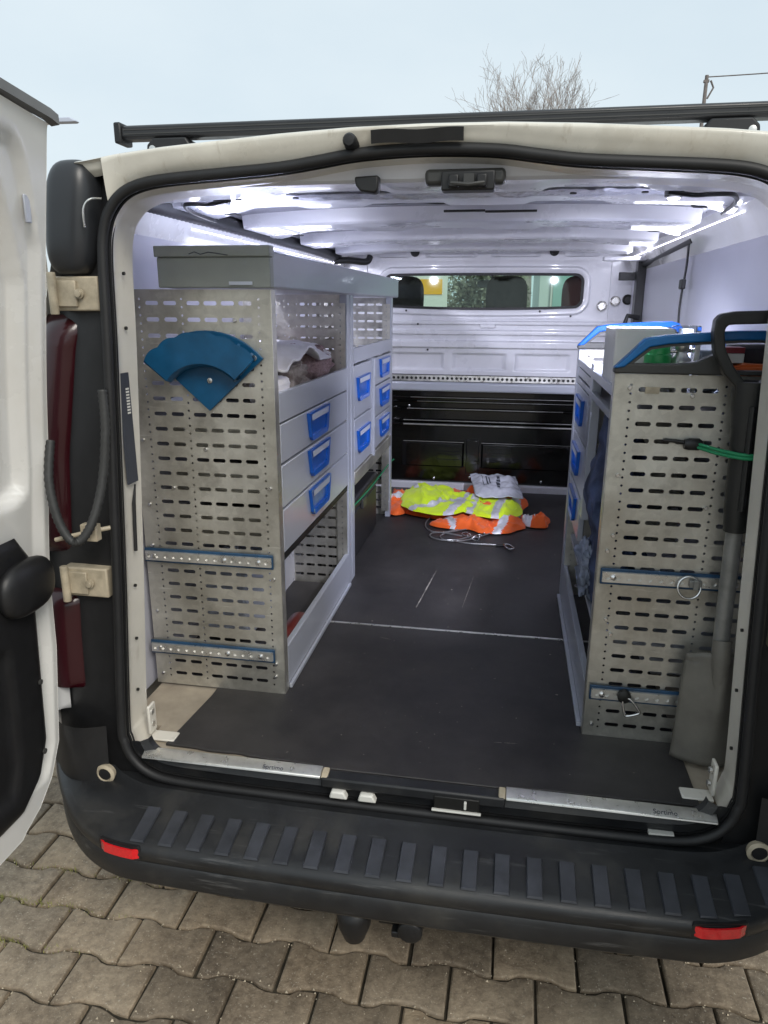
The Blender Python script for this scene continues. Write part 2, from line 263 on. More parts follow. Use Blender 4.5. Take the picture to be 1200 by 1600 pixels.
# ------------------------------------------------------------------ mesh helpers
class MB:
    def __init__(s): s.v = []; s.f = []; s.m = []
    def add(s, verts, faces, m=0):
        k = len(s.v); s.v += [tuple(p) for p in verts]
        s.f += [tuple(i+k for i in f) for f in faces]; s.m += [m]*len(faces); return s
    def box(s, x0, x1, y0, y1, z0, z1, m=0):
        return s.add([(x0, y0, z0), (x1, y0, z0), (x1, y1, z0), (x0, y1, z0), (x0, y0, z1), (x1, y0, z1), (x1, y1, z1), (x0, y1, z1)],
                     [(0, 3, 2, 1), (4, 5, 6, 7), (0, 1, 5, 4), (1, 2, 6, 5), (2, 3, 7, 6), (3, 0, 4, 7)], m)
    def prism(s, poly, axis, a, b, m=0):       # poly: 2-D list; axis 'x': (y,z), 'y': (x,z), 'z': (x,y)
        def P(p, t): return {'x': (t, p[0], p[1]), 'y': (p[0], t, p[1]), 'z': (p[0], p[1], t)}[axis]
        n = len(poly); vs = [P(p, a) for p in poly]+[P(p, b) for p in poly]
        fs = [tuple(range(n))[::-1], tuple(range(n, 2*n))]+[(i, (i+1) % n, n+(i+1) % n, n+i) for i in range(n)]
        return s.add(vs, fs, m)
    def ringprism(s, outer, inner, axis, a, b, m=0):   # two loops of equal count, extruded frame
        def P(p, t): return {'x': (t, p[0], p[1]), 'y': (p[0], t, p[1]), 'z': (p[0], p[1], t)}[axis]
        n = len(outer); vs = [P(p, a) for p in outer]+[P(p, a) for p in inner]+[P(p, b) for p in outer]+[P(p, b) for p in inner]
        fs = []
        for i in range(n):
            j = (i+1) % n
            fs += [(i, j, n+j, n+i), (2*n+i, 3*n+i, 3*n+j, 2*n+j), (i, 2*n+i, 2*n+j, j), (n+i, n+j, 3*n+j, 3*n+i)]
        return s.add(vs, fs, m)
    def tube(s, path, r, n=8, m=0, closed=False):
        path = [Vector(p) for p in path]; k = len(path); vs = []; fs = []
        rr = r if isinstance(r, (list, tuple)) else [r]*k
        prev = None
        for i, p in enumerate(path):
            if closed: t = path[(i+1) % k]-path[i-1]
            else: t = path[min(i+1, k-1)]-path[max(i-1, 0)]
            t.normalize()
            if prev is None: a = t.cross(Vector((0, 0, 1)) if abs(t.z) < .9 else Vector((1, 0, 0)))
            else: a = prev-t*prev.dot(t)
            a.normalize(); prev = a; b = t.cross(a)
            for j in range(n):
                an = 2*math.pi*j/n; vs.append(p+(a*math.cos(an)+b*math.sin(an))*rr[i])
        for i in range(k if closed else k-1):
            for j in range(n):
                fs.append((i*n+j, i*n+(j+1) % n, ((i+1) % k)*n+(j+1) % n, ((i+1) % k)*n+j))
        if not closed: fs += [tuple(range(n))[::-1], tuple((k-1)*n+j for j in range(n))]
        return s.add(vs, fs, m)
    def lathe(s, prof, c, axis='z', n=16, m=0):    # prof: (r, h)
        c = Vector(c); vs = []; fs = []
        for r, h in prof:
            for j in range(n):
                a = 2*math.pi*j/n; q = (r*math.cos(a), r*math.sin(a), h)
                q = {'z': q, 'y': (q[0], q[2], q[1]), 'x': (q[2], q[0], q[1])}[axis]
                vs.append(c+Vector(q))
        for i in range(len(prof)-1):
            for j in range(n): fs.append((i*n+j, i*n+(j+1) % n, (i+1)*n+(j+1) % n, (i+1)*n+j))
        fs += [tuple(range(n))[::-1], tuple((len(prof)-1)*n+j for j in range(n))]
        return s.add(vs, fs, m)
    def grid(s, fn, nu, nv, m=0, closed_u=False):
        vs = [fn(i/nu, j/nv) for j in range(nv+1) for i in range(nu+1)]
        fs = [(j*(nu+1)+i, j*(nu+1)+i+1, (j+1)*(nu+1)+i+1, (j+1)*(nu+1)+i) for j in range(nv) for i in range(nu)]
        return s.add(vs, fs, m)
    def perforated(s, cols, z0, row, nrows, y, x0, x1, ztop, m=0, t=.0016):
        """sheet in the xz plane at y; cols: list of (centre, kind, cell width); slots and round holes are real holes"""
        def cell(cx, cz, w, h, hw, hh, n=12):
            sup = []; inn = []
            for k in range(n):
                a = 2*math.pi*(k+.5)/n; c, sn = math.cos(a), math.sin(a)
                q = max(abs(c)/(w/2), abs(sn)/(h/2)); sup.append((cx+c/q, cz+sn/q))
                ex = hw-hh
                inn.append((cx+(ex if c > 0 else -ex)+hh*c, cz+hh*sn))
            cor = [(cx-w/2, cz-h/2), (cx+w/2, cz-h/2), (cx+w/2, cz+h/2), (cx-w/2, cz+h/2)]; fs = []
            for k in range(n):
                j = (k+1) % n; a0 = sup[k]; a1 = sup[j]
                if (abs(a0[0]-a1[0]) < 1e-7) or (abs(a0[1]-a1[1]) < 1e-7): fs.append((k, j, n+j, n+k))
                else:
                    right = (a0[0]+a1[0])/2 > cx; topv = (a0[1]+a1[1])/2 > cz
                    fs.append((k, 2*n+(2 if right and topv else 1 if right else 3 if topv else 0), j, n+j, n+k))
            P = sup+inn+cor; N = len(P)
            s.add([(p[0], y, p[1]) for p in P]+[(p[0], y+t, p[1]) for p in P], [f for f in fs]+[tuple(i+N for i in f[::-1]) for f in fs]+[(n+k, n+(k+1) % n, N+n+(k+1) % n, N+n+k) for k in range(n)], m)
        xs = x0; z1 = z0+row*nrows
        def plain(a, b, c, d):
            if b-a > 1e-4 and d-c > 1e-4: s.add([(a, y, c), (b, y, c), (b, y, d), (a, y, d), (a, y+t, c), (b, y+t, c), (b, y+t, d), (a, y+t, d)], [(0, 1, 2, 3), (7, 6, 5, 4)], m)
        for cx, kind, w in sorted(cols):
            plain(xs, cx-w/2, z0, z1)
            if kind == 'slot':
                for r in range(nrows): cell(cx, z0+row*(r+.5), w, row, .0176, .0054)
            else:
                for r in range(nrows*2): cell(cx, z0+row*(r+.5)/2, w, row/2, .0031, .0031, 8)
            xs = cx+w/2
        plain(xs, x1, z0, z1)
        plain(x0, x1, z1, ztop)
        return s
def obj(name, mb, mats, parent=None, smooth=None, bevel=0, solid=0, sub=0, seg=2):
    """mesh built in world coordinates; a part shares its thing's origin"""
    me = bpy.data.meshes.new(name)
    base = Vector((0, 0, 0))
    if parent is not None: base = Vector(parent['_o'])
    me.from_pydata([tuple(Vector(p)-base) for p in mb.v], [], mb.f)
    ms = mats if isinstance(mats, (list, tuple)) else [mats]
    for k in ms: me.materials.append(M[k] if isinstance(k, str) else k)
    if len(ms) > 1: me.polygons.foreach_set('material_index', mb.m)
    bm = bmesh.new(); bm.from_mesh(me); bmesh.ops.remove_doubles(bm, verts=bm.verts, dist=1e-5) if smooth != 'raw' else None; bmesh.ops.recalc_face_normals(bm, faces=bm.faces) if smooth != 'raw' else None
    bm.to_mesh(me); bm.free()
    if smooth and smooth != 'raw':
        me.polygons.foreach_set('use_smooth', [True]*len(me.polygons))
        me.set_sharp_from_angle(angle=R(smooth))
    me.update()
    o = bpy.data.objects.new(name, me); COL.objects.link(o)
    if parent is not None: o.parent = parent
    o['_o'] = tuple(base)
    if bevel:
        b = o.modifiers.new('bevel', 'BEVEL'); b.width = bevel; b.segments = seg; b.limit_method = 'ANGLE'; b.angle_limit = R(35)
        me.polygons.foreach_set('use_smooth', [True]*len(me.polygons)); me.set_sharp_from_angle(angle=R(40)); b.harden_normals = False
    if solid:
        b = o.modifiers.new('solid', 'SOLIDIFY'); b.thickness = solid; b.offset = 0
    if sub:
        b = o.modifiers.new('sub', 'SUBSURF'); b.levels = sub; b.render_levels = sub
    return o
def tag(o, label, cat, group=None, kind=None):
    o['label'] = label; o['category'] = cat
    if group: o['group'] = group
    if kind: o['kind'] = kind
    return o
def thing(name, label, cat, loc, group=None):
    o = bpy.data.objects.new(name, None); COL.objects.link(o); o.location = loc; o.empty_display_size = .1
    o['_o'] = tuple(loc); return tag(o, label, cat, group)
def struct(o): o['kind'] = 'structure'; return o
def copy_to(src, parent, loc=(0, 0, 0), rot=None):
    c = src.copy(); COL.objects.link(c); c.parent = parent; c.location = Vector(src.location)+Vector(loc)
    if rot: c.rotation_euler = rot
    return c
def lerp(a, b, t): return a+(b-a)*t
def interp(pts, t):
    if t <= pts[0][0]: return pts[0][1]
    for (a, va), (b, vb) in zip(pts, pts[1:]):
        if t <= b: return lerp(va, vb, (t-a)/(b-a))
    return pts[-1][1]
def sstep(a, b, x):
    t = max(0, min(1, (x-a)/(b-a))); return t*t*(3-2*t)
def rrect(x0, x1, z0, z1, r, n=6):
    out = []
    for cx, cz, a0 in ((x1-r, z1-r, 0), (x0+r, z1-r, 90), (x0+r, z0+r, 180), (x1-r, z0+r, 270)):
        for k in range(n+1):
            a = R(a0+90*k/n); out.append((cx+r*math.cos(a), cz+r*math.sin(a)))
    return out
def catmull(pts, n=6, closed=False):
    P = [Vector(p) for p in pts]; out = []; k = len(P)
    for i in range(k if closed else k-1):
        p0 = P[(i-1) % k] if closed or i > 0 else P[i]; p1 = P[i]; p2 = P[(i+1) % k]; p3 = P[(i+2) % k] if closed or i+2 < k else P[(i+1) % k]
        for j in range(n):
            t = j/n
            out.append(.5*((2*p1)+(p2-p0)*t+(2*p0-5*p1+4*p2-p3)*t*t+(3*p1-p0-3*p2+p3)*t**3))
    if not closed: out.append(P[-1])
    return out
def text_mesh(s, size):
    cu = bpy.data.curves.new('lettering', 'FONT'); cu.body = s; cu.size = size; cu.extrude = .0004; cu.align_x = 'CENTER'
    to = bpy.data.objects.new('lettering', cu); COL.objects.link(to)
    dg = bpy.context.evaluated_depsgraph_get(); me = bpy.data.meshes.new_from_object(to.evaluated_get(dg))
    bpy.data.objects.remove(to); return me

# ================================================================== ground
PX, PY, Y0 = .2157, .131, .0265
gm = MB()
RX0, RX1, RY0, RY1 = -1.84, 1.72, -.89, .94
gm.add([(RX0-.3, RY0-.3, -.013), (RX1+.3, RY0-.3, -.013), (RX1+.3, RY1+.3, -.013), (RX0-.3, RY1+.3, -.013)], [(0, 1, 2, 3)], 1)
B = 900
for a, b, c, d in ((-B, B, -B, RY0-.02), (-B, B, RY1+.02, B), (-B, RX0-.02, RY0-.02, RY1+.02), (RX1+.02, B, RY0-.02, RY1+.02)):
    gm.add([(a, c, -.003), (b, c, -.003), (b, d, -.003), (a, d, -.003)], [(0, 1, 2, 3)], 0)
ground = struct(obj('ground', gm, ['ground', 'soil'])); ground['label'] = 'interlocking concrete paving under and behind the van'
def paver_mesh(seed):
    rnd = random.Random(seed)
    n = 10; g = .0040; a = .0095
    def wave(t): return a*math.tanh(2.2*math.cos(2*math.pi*t))/math.tanh(2.2)   # t=0 at the joint -> high
    def outline(inset):
        o = []
        for i in range(n+1):
            t = i/n; o.append((lerp(-PX/2+g+inset, PX/2-g-inset, t), -PY/2+g+inset-wave(t)))
        for i in range(n+1):
            t = 1-i/n; o.append((lerp(-PX/2+g+inset, PX/2-g-inset, t), PY/2-g-inset+wave(t)))
        return o
    me = bpy.data.meshes.new('paver')
    jit = [(rnd.uniform(-.0019, .0019), rnd.uniform(-.0019, .0019)) for _ in range(2*n+2)]
    vs = []; k = 2*n+2
    for inset, z in ((0, -.05), (0, -.0055), (.0025, -.0012), (.006, 0)):
        vs += [(p[0]+j[0], p[1]+j[1], z) for p, j in zip(outline(inset), jit)]
    fs = []
    for L in range(3):
        for i in range(k): fs.append((L*k+i, L*k+(i+1) % k, (L+1)*k+(i+1) % k, (L+1)*k+i))
    for i in range(n): fs.append((3*k+i, 3*k+i+1, 3*k+k-2-i, 3*k+k-1-i))
    me.from_pydata(vs, [], fs); me.materials.append(M['paver'])
    me.polygons.foreach_set('use_smooth', [True]*len(me.polygons)); me.set_sharp_from_angle(angle=R(50)); me.update()
    return me
pm = [paver_mesh(i) for i in range(9)]
npav = 0
for r in range(-7, 7):
    yc = Y0+PY*(r+.5)
    off = 0 if r % 2 == 0 else PX/2
    k0 = -8
    for k in range(k0, 9):
        xc = -.636+off+PX*(k+3.5)
        if xc < RX0+.05 or xc > RX1-.05: continue
        o = bpy.data.objects.new('paver', random.choice(pm)); COL.objects.link(o); o.parent = ground
        o.location = (xc, yc, random.uniform(-.004, .0015)); o.rotation_euler = (random.uniform(-.008, .008), random.uniform(-.008, .008), random.choice((0, math.pi))+random.uniform(-.006, .006)); npav += 1
# crumbs and moss in the joints
cm = MB(); rnd = random.Random(3)
for i in range(3200):
    x = rnd.uniform(-1.7, 1.5); y = rnd.uniform(-.85, .6)
    if rnd.random() < .72:
        row = math.floor((y-Y0)/PY); y = Y0+PY*row+rnd.gauss(0, .011)
    z = 0.0; s = rnd.uniform(.0009, .0026)*(1.5 if rnd.random() < .12 else 1)
    cm.add([(x-s, y-s, z-.001), (x+s*1.2, y-s*.7, z-.001), (x, y+s, z-.001), (x+rnd.uniform(-s, s)*.4, y, z+s*1.1)], [(0, 2, 1), (0, 1, 3), (1, 2, 3), (2, 0, 3)], 0)
tag(obj('grit', cm, [mat('grit', (.40, .34, .25), .9, noise_amt=.5, noise_scale=40)]), 'pale grit and crumbs scattered over the paving', 'grit', kind='stuff')
mm = MB()
for i in range(900):
    if i < 500: cx, cy, sx = rnd.gauss(-1.13, .10), Y0+PY*rnd.choice((-1, 0))+rnd.gauss(0, .010), .012
    else: cx, cy, sx = rnd.uniform(-1.6, -.75), Y0+PY*rnd.choice((-1, 0, 1, 1))+rnd.gauss(0, .007), .012
    h = rnd.uniform(.004, .013); a = rnd.uniform(0, 6.28); w_ = rnd.uniform(.0008, .0016); l = rnd.uniform(.2, .9)*h
    dx, dy = math.cos(a), math.sin(a)
    mm.add([(cx-dy*w_, cy+dx*w_, -.006), (cx+dy*w_, cy-dx*w_, -.006), (cx+dx*l, cy+dy*l, h-.004)], [(0, 1, 2)], 0)
tag(obj('moss', mm, [mat('moss', (.16, .17, .04), .9, col2=(.34, .33, .10), noise_scale=30)]), 'short dry moss growing in the paving joints at the left', 'moss', kind='stuff')

# ================================================================== van
van = thing('van', 'white panel van with its rear doors open, black bumper and lit cargo bay', 'van', (0, 1.6, 0))
def yf(z): return .07*(z-.56)
half = [(0, 1.935), (.08, 1.933), (.15, 1.928), (.22, 1.918), (.30, 1.908), (.42, 1.900), (.53, 1.893), (.595, 1.885), (.637, 1.870), (.664, 1.845), (.681, 1.81), (.689, 1.75), (.690, 1.60),
        (.692, 1.48), (.703, 1.03), (.716, .66), (.712, .60), (.695, .56), (.66, .53), (.60, .515), (.45, .51), (.2, .508)]
full = half+[(-x, z) for x, z in half[::-1][:-1]]
LOOP = [(p.x, p.y) for p in catmull([(x, z, 0) for x, z in full], 5, True)]
NL = len(LOOP)
NRM = []
for i in range(NL):
    a, b = LOOP[i-1], LOOP[(i+1) % NL]; t = Vector((b[0]-a[0], b[1]-a[1])).normalized(); NRM.append((-t.y, t.x))
def off(i, d): return (LOOP[i][0]+NRM[i][0]*d, LOOP[i][1]+NRM[i][1]*d)
if off(0, .1)[1] < LOOP[0][1]: NRM = [(-a, -b) for a, b in NRM]
# seal: round lip plus flat clamp
mb = MB(); path = [(off(i, .0125)[0], yf(LOOP[i][1])-.010, off(i, .0125)[1]) for i in range(NL)]
mb.tube(path, .0115, 10, 0, True)
prof = [(.002, .0), (.002, .016), (.026, .016), (.026, .004)]
vs = []; fs = []
for i in range(NL):
    for d, dy in prof:
        q = off(i, d); vs.append((q[0], yf(LOOP[i][1])+dy, q[1]))
for i in range(NL):
    j = (i+1) % NL
    for k in range(4): fs.append((i*4+k, j*4+k, j*4+(k+1) % 4, i*4+(k+1) % 4))
mb.add(vs, fs); obj('door_seal', mb, 'rubber', van, smooth=60)
# jamb (white) and sill trim (dark) from the same loop
def loopstrip(profile, keep, side=1., top=1.):
    mb = MB(); n = len(profile)
    vs = []
    for i in range(NL):
        for d, dy in profile:
            q = off(i, d*(side+(top-side)*max(0, NRM[i][1])**2)); vs.append((q[0], yf(LOOP[i][1])+dy, q[1]))
    fs = []
    for i in range(NL):
        j = (i+1) % NL
        if not (keep(LOOP[i]) and keep(LOOP[j])): continue
        for k in range(n-1): fs.append((i*n+k, j*n+k, j*n+k+1, i*n+k+1))
    used = sorted(set(v for f in fs for v in f)); mp = {v: k for k, v in enumerate(used)}
    mb.add([vs[v] for v in used], [tuple(mp[v] for v in f) for f in fs]); return mb
jamb = obj('door_jamb', loopstrip([(0, .004), (-.010, .008), (-.014, .022), (-.040, .030), (-.047, .036), (-.050, .055), (-.050, .115)], lambda p: p[1] > .555, -.2, .12), 'jamb', van, smooth=35)
obj('load_sill', loopstrip([(0, .004), (-.018, .0), (-.026, -.004), (-.045, .004), (-.047, .02)], lambda p: p[1] < .60), 'bumper', van, smooth=35)
# white rear header above the opening
def roof_edge(x): return interp([(0, 1.984), (.15, 1.982), (.3, 1.975), (.42, 1.967), (.55, 1.958), (.65, 1.948), (.72, 1.938), (.76, 1.934)], abs(x))
def seal_top(x):
    if abs(x) > .682: return roof_edge(x)-.024
    return max(1.80, interp([(0, 1.935), (.08, 1.933), (.15, 1.928), (.22, 1.918), (.30, 1.908), (.42, 1.900), (.53, 1.893), (.595, 1.885), (.637, 1.870), (.664, 1.845), (.682, 1.80)], abs(x)))+.012
def hdr(u, v):
    x = lerp(-.745, .745, u)
    if v <= .7:
        t = v/.7; z = lerp(seal_top(x), roof_edge(x), t); y = .097-.030*t**.8*(1 if abs(x) < .682 else .6)-.004*math.sin(t*math.pi)+.003*noise.noise((x*3, t*2, 0))
    else:
        t = (v-.7)/.3; z = roof_edge(x)+.014*math.sin(t*math.pi/2); y = .067+.09*t*t
    return (x, y+.002, z)
mb = MB(); mb.grid(hdr, 210, 20); header = obj('rear_header', mb, 'shaded_dusty_white', van, smooth=60)
# outer roof and sides
def rf(u, v):
    x = lerp(-.725, .725, u); y = lerp(.16, 3.75, v); return (x, y, roof_edge(x)+.014+.012*math.sin(math.pi*v)-.03*max(0, (v-.85)/.15)**2)
mb = MB(); mb.grid(rf, 24, 20); obj('roof', mb, 'white', van, smooth=60)
SIDE = [(.93, .33), (.95, .45), (.955, .6), (.958, .85), (.955, 1.0), (.94, 1.3), (.90, 1.55), (.85, 1.75), (.80, 1.87), (.765, 1.93), (.725, 1.958)]
for s in (-1, 1):
    mb = MB()
    def sd_(u, v):
        x, z = SIDE[round(v*(len(SIDE)-1))]; return (s*x, lerp(yf(z)+.03, 2.95, u), z)
    mb.grid(sd_, 12, len(SIDE)-1); obj('side_panel', mb, 'white', van, smooth=60)
    mb = MB()      # cab door below the window, and the strip above it
    def cd_(u, v): x, z = SIDE[round(v*5)]; return (s*x, lerp(2.95, 4.25, u), z)
    mb.grid(cd_, 6, 5); obj('cab_door', mb, 'white', van, smooth=60)
    mb = MB(); mb.add([(s*.94, 2.97, 1.3), (s*.94, 4.2, 1.3), (s*.80, 3.75, 1.87), (s*.80, 2.97, 1.87)], [(0, 1, 2, 3)]); obj('cab_window', mb, 'glass', van)
    mb = MB(); mb.tube([(s*.94, 4.32, 1.27), (s*.79, 3.70, 1.90)], .045, 8); obj('windscreen_pillar', mb, 'white', van, smooth=60)
    mb = MB(); mb.box(min(s*.73, s*.83), max(s*.73, s*.83), 2.93, 3.75, 1.885, 1.95); obj('cab_roof_rail', mb, 'white', van, bevel=.01)
    # rear pillar: black trim, taillight, hinge plates, dark cap
    ZP = [.46, .6, .8, 1.0, 1.2, 1.4, 1.6, 1.75, 1.83, 1.90]
    def seal_x(z): return interp([(.46, .70), (.6, .735), (.66, .738), (1.03, .726), (1.48, .716), (1.74, .712), (1.80, .70), (1.9, .66)], z)
    mb = MB()
    def pil(u, v):
        z = lerp(.40, 1.935, v); x0 = seal_x(z); x1 = interp([(p[1], p[0]) for p in SIDE], z)-.004
        return (s*lerp(x0, x1, u), yf(z)+.020+.05*u*u*u, z)
    mb.grid(pil, 10, 24); obj('pillar_trim', mb, 'black_plastic', van, smooth=60)
    tl = MB()
    def lens(z0, z1, xa, xb, yo):
        def fn(u, v):
            z = lerp(z0, z1, v); e = min(v, 1-v)
            bul = .042*math.sin(math.pi*min(1, max(0, u)))**.6*min(1, (e*14))**.5
            xo = interp([(p[1], p[0]) for p in SIDE], z)
            return (s*lerp(xo-xb, xo-xa, u), yf(z)+yo-bul, z)
        return fn
    light = None
    mb = MB(); mb.grid(lens(1.06, 1.63, -.003, .105, .045), 10, 24); light = obj('taillight', mb, 'red_lens', van, smooth=60)
    mb = MB(); mb.grid(lens(.70, .965, -.003, .125, .045), 10, 16); obj('taillight', mb, 'red_lens', van, smooth=60)
    mb = MB(); mb.grid(lens(.645, .735, -.006, .06, .036), 8, 10); obj('reversing_lens', mb, 'clear_lens', light, smooth=60)
    # capsule cover high on the pillar
    mb = MB()
    def cap(u, v):
        a = 2*math.pi*u; b = math.pi*(v-.5)
        def sg(q, e): return math.copysign(abs(q)**e, q)
        x = sg(math.cos(a), .7)*sg(math.cos(b), .55)*.058; y = sg(math.sin(a), .8)*sg(math.cos(b), .55)*.055; z = sg(math.sin(b), .6)*.118
        return (s*(.775+x-(z*.09)), .105+y+z*.05, 1.832+z)
    mb.grid(cap, 32, 20); obj('pillar_cover', mb, 'dark_cover', van, smooth=60)
    for zc in (1.675, 1.005):
        xo = .775 if zc > 1.4 else .80
        mb = MB(); x0, x1 = sorted((s*(xo-.055), s*(xo+.06))); mb.box(x0, x1, yf(zc)-.004, yf(zc)+.03, zc-.037, zc+.037)
        h = obj('hinge', mb, 'cream_metal', van, bevel=.004)
        mb = MB(); mb.tube([(s*(xo+.045), yf(zc)-.02, zc-.045), (s*(xo+.045), yf(zc)-.02, zc+.045)], .010, 10); mb.box(*sorted((s*(xo-.005), s*(xo+.05))), yf(zc)-.012, yf(zc)-.004, zc-.028, zc+.028)
        obj('hinge_knuckle', mb, 'cream_metal', h, bevel=.002)
        mb = MB(); mb.lathe([(.011, -.018), (.011, -.022), (.0075, -.022), (.0075, -.028), (.002, -.029)], (s*(xo-.012), yf(zc)+.01, zc), 'y', 10); obj('bolt', mb, 'cream_metal', h, smooth=40)
    # wiring gaiter hanging between pillar and door
    pts = [(s*.82, -.015, 1.36), (s*.815, -.045, 1.27), (s*.795, -.055, 1.18), (s*.765, -.05, 1.135), (s*.735, -.03, 1.17), (s*.715, .0, 1.26), (s*.705, .02, 1.38), (s*.708, .03, 1.47)]
    pp = catmull(pts, 14); mb = MB(); mb.tube(pp, [.0098+(.0012 if k % 2 else -.0006) for k in range(len(pp))], 10); obj('wiring_gaiter', mb, 'hose', van, smooth=60)
    mb = MB(); mb.lathe([(.024, 0), (.026, -.012), (.018, -.016), (.015, -.008), (.002, -.008)], (s*.772, -.020, .512), 'y', 20); db = obj('door_buffer', mb, 'cream_metal', van, smooth=40)
    mb = MB(); mb.lathe([(.0155, -.0085), (.0155, -.014), (.004, -.0145)], (s*.772, -.020, .512), 'y', 16); obj('buffer_core', mb, 'rubber', db, smooth=40)
    mb = MB(); mb.tube(catmull([(s*.69, .07, 1.868), (s*.705, .05, 1.864), (s*.718, .045, 1.845), (s*.722, .05, 1.81)], 5), .0025, 6); obj('washer_hose', mb, 'alu', van, smooth=60)
    mb = MB(); mb.tube([(s*.83, -.03, 1.13), (s*.76, .0, 1.145), (s*.715, .03, 1.15)], .006, 6); mb.box(*sorted((s*.735, s*.775)), -.012, .01, 1.125, 1.165); obj('check_strap', mb, 'cream_metal', van, bevel=.002)
    # ---------------------------------------------------------- rear door, swung open
    def DX(z): return .937-.06*((z-.45)/1.55)-.15*max(0, z-1)**1.5
    def DY0(z): return interp([(.44, -.20), (.47, -.13), (.52, -.075), (.60, -.035), (.85, -.01), (1.3, -.01), (1.65, -.05), (1.9, -.085), (1.96, -.095)], z)
    def ztop(y): return interp([(-.8, 2.012), (-.4, 2.006), (-.25, 1.993), (-.095, 1.976), (-.03, 1.972)], y)
    YF = -.76
    def dpt(u, v, depth):
        zb = .435; y_ = lerp(-.05, YF, u)
        z = lerp(zb+.0, ztop(y_), v); y = lerp(DY0(z), YF, u); z = lerp(zb, ztop(y), v)
        return (s*(-1)*-(DX(z)-depth), y, z)
    def relief(u, v):
        y = lerp(-.05, YF, u); z = lerp(.435, 1.99, v)
        # upper recess with an arched end, stepped twice
        top = 1.905-.42*max(0, (.24-u)/.24)**2; bot = 1.23+.10*max(0, (.16-u)/.16)**2
        inside = sstep(.070, .088, u)*(1-sstep(.87, .90, u))*sstep(bot, bot+.03, z)*(1-sstep(top-.03, top, z))
        top2 = 1.950-.30*max(0, (.15-u)/.15)**2
        step2 = sstep(.030, .042, u)*sstep(.53, .55, z)*(1-sstep(top2-.02, top2, z))
        return -.030*inside-.016*step2
    mb = MB(); mb.grid(lambda u, v: dpt(u, v, 0.045+relief(u, v)), 70, 130)
    door = obj('rear_door', mb, 'white', van, smooth=70)
    mb = MB(); mb.grid(lambda u, v: dpt(u, v, -.012+.012*(1-math.sin(math.pi*v))), 10, 40); obj('outer_skin', mb, 'white', door, smooth=60)
    mb = MB(); mb.grid(lambda u, v: dpt(0, v, lerp(.0455, -.012, u)), 3, 130); mb.grid(lambda u, v: dpt(1, v, lerp(.0455, -.012, u)), 3, 60)
    mb.grid(lambda u, v: dpt(u, 0, lerp(.0455, -.012, v)), 40, 3); mb.grid(lambda u, v: dpt(u, 1, lerp(.0455, -.012, v)), 40, 3)
    obj('door_edge', mb, 'white', door, smooth=60)
    mb = MB()
    def lip(u, v):
        y = lerp(-.085, YF, u); z0 = ztop(y)+(-.004 if u < .02 else 0); a = [(.045, .001), (.062, .003), (.062, .020), (-.012, .026), (-.016, .002)][round(v*4)]
        return (s*(DX(1.98)-a[0]), y, z0+a[1])
    mb.grid(lip, 30, 4); obj('top_lip', mb, 'grey_plastic', door, smooth=30)
    # black lower trim
    def trim(u, v):
        z = lerp(.50, 1.165, v); y0 = min(DY0(z), interp([(.5, -.20), (.56, -.115), (.64, -.08), (1.0, -.072), (1.10, -.078), (1.165, -.13)], z)); y = lerp(y0, YF+.06, u)
        b = min(1, u*26, (1-u)*26, v*26, (1-v)*26)
        rec = .012*sstep(.16, .20, u)*(1-sstep(.86, .9, u))*sstep(.08, .13, v)*(1-sstep(.60, .66, v))
        return (s*(DX(z)-.045-.012*math.sqrt(max(0, b))+rec+.001), y, z)
    mb = MB(); mb.grid(trim, 60, 60); tr = obj('door_trim', mb, 'black_plastic', door, smooth=60)
    mb = MB()
    def grip(u, v):
        a = 2*math.pi*u; b = math.pi*(v-.5)
        def sg(q, e): return math.copysign(abs(q)**e, q)
        Y = sg(math.cos(a), .75)*sg(math.cos(b), .7)*.088; Z = sg(math.sin(a), .8)*sg(math.cos(b), .7)*.062; X = math.sin(b)*.028
        return (s*(DX(1.05)-.068-X-.1*Z*0), -.125+Y, 1.052+Z+.25*Y*0)
    mb.grid(grip, 28, 14); mb.v = [(x, y, z-(.35*(y+.06) if y < -.06 else 0)*0) for x, y, z in mb.v]
    obj('inside_handle', mb, 'black_plastic', door, smooth=60)
    for y_, z_ in ((-.105, 1.00), (-.10, .80), (-.11, .62), (-.30, 1.13), (-.45, 1.13)):
        mb = MB(); mb.lathe([(.007, 0), (.007, .003), (.003, .0045)], (0, 0, 0), 'x', 10); mb.v = [(s*(DX(z_)-.058-x), y_+y, z_+z) for x, y, z in mb.v]; obj('trim_clip', mb, 'grip_base', door, smooth=40)
    mb = MB(); mb.box(*sorted((s*(DX(1.80)-.0455), s*(DX(1.80)-.050))), -.135, -.118, 1.80, 1.85); obj('slot_cover', mb, 'grey', door, bevel=.002)

# brake light recess, buffer, roof detail on the header
mb = MB()
def bl(u, v): x = lerp(-.106, .073, u); return (x, yf(1.96)-.030-.006*v, lerp(1.956, 1.979, v)+.0015*math.sin(u*9))
mb.grid(bl, 12, 3); obj('brake_light', mb, 'black_plastic', van, solid=.008)
mb = MB(); mb.lathe([(.002, -.030), (.010, -.029), (.0135, -.024), (.0135, -.006), (.017, .0)], (-.148, yf(1.96)-.016, 1.962), 'y', 16); obj('door_stop', mb, 'rubber', van, smooth=45)
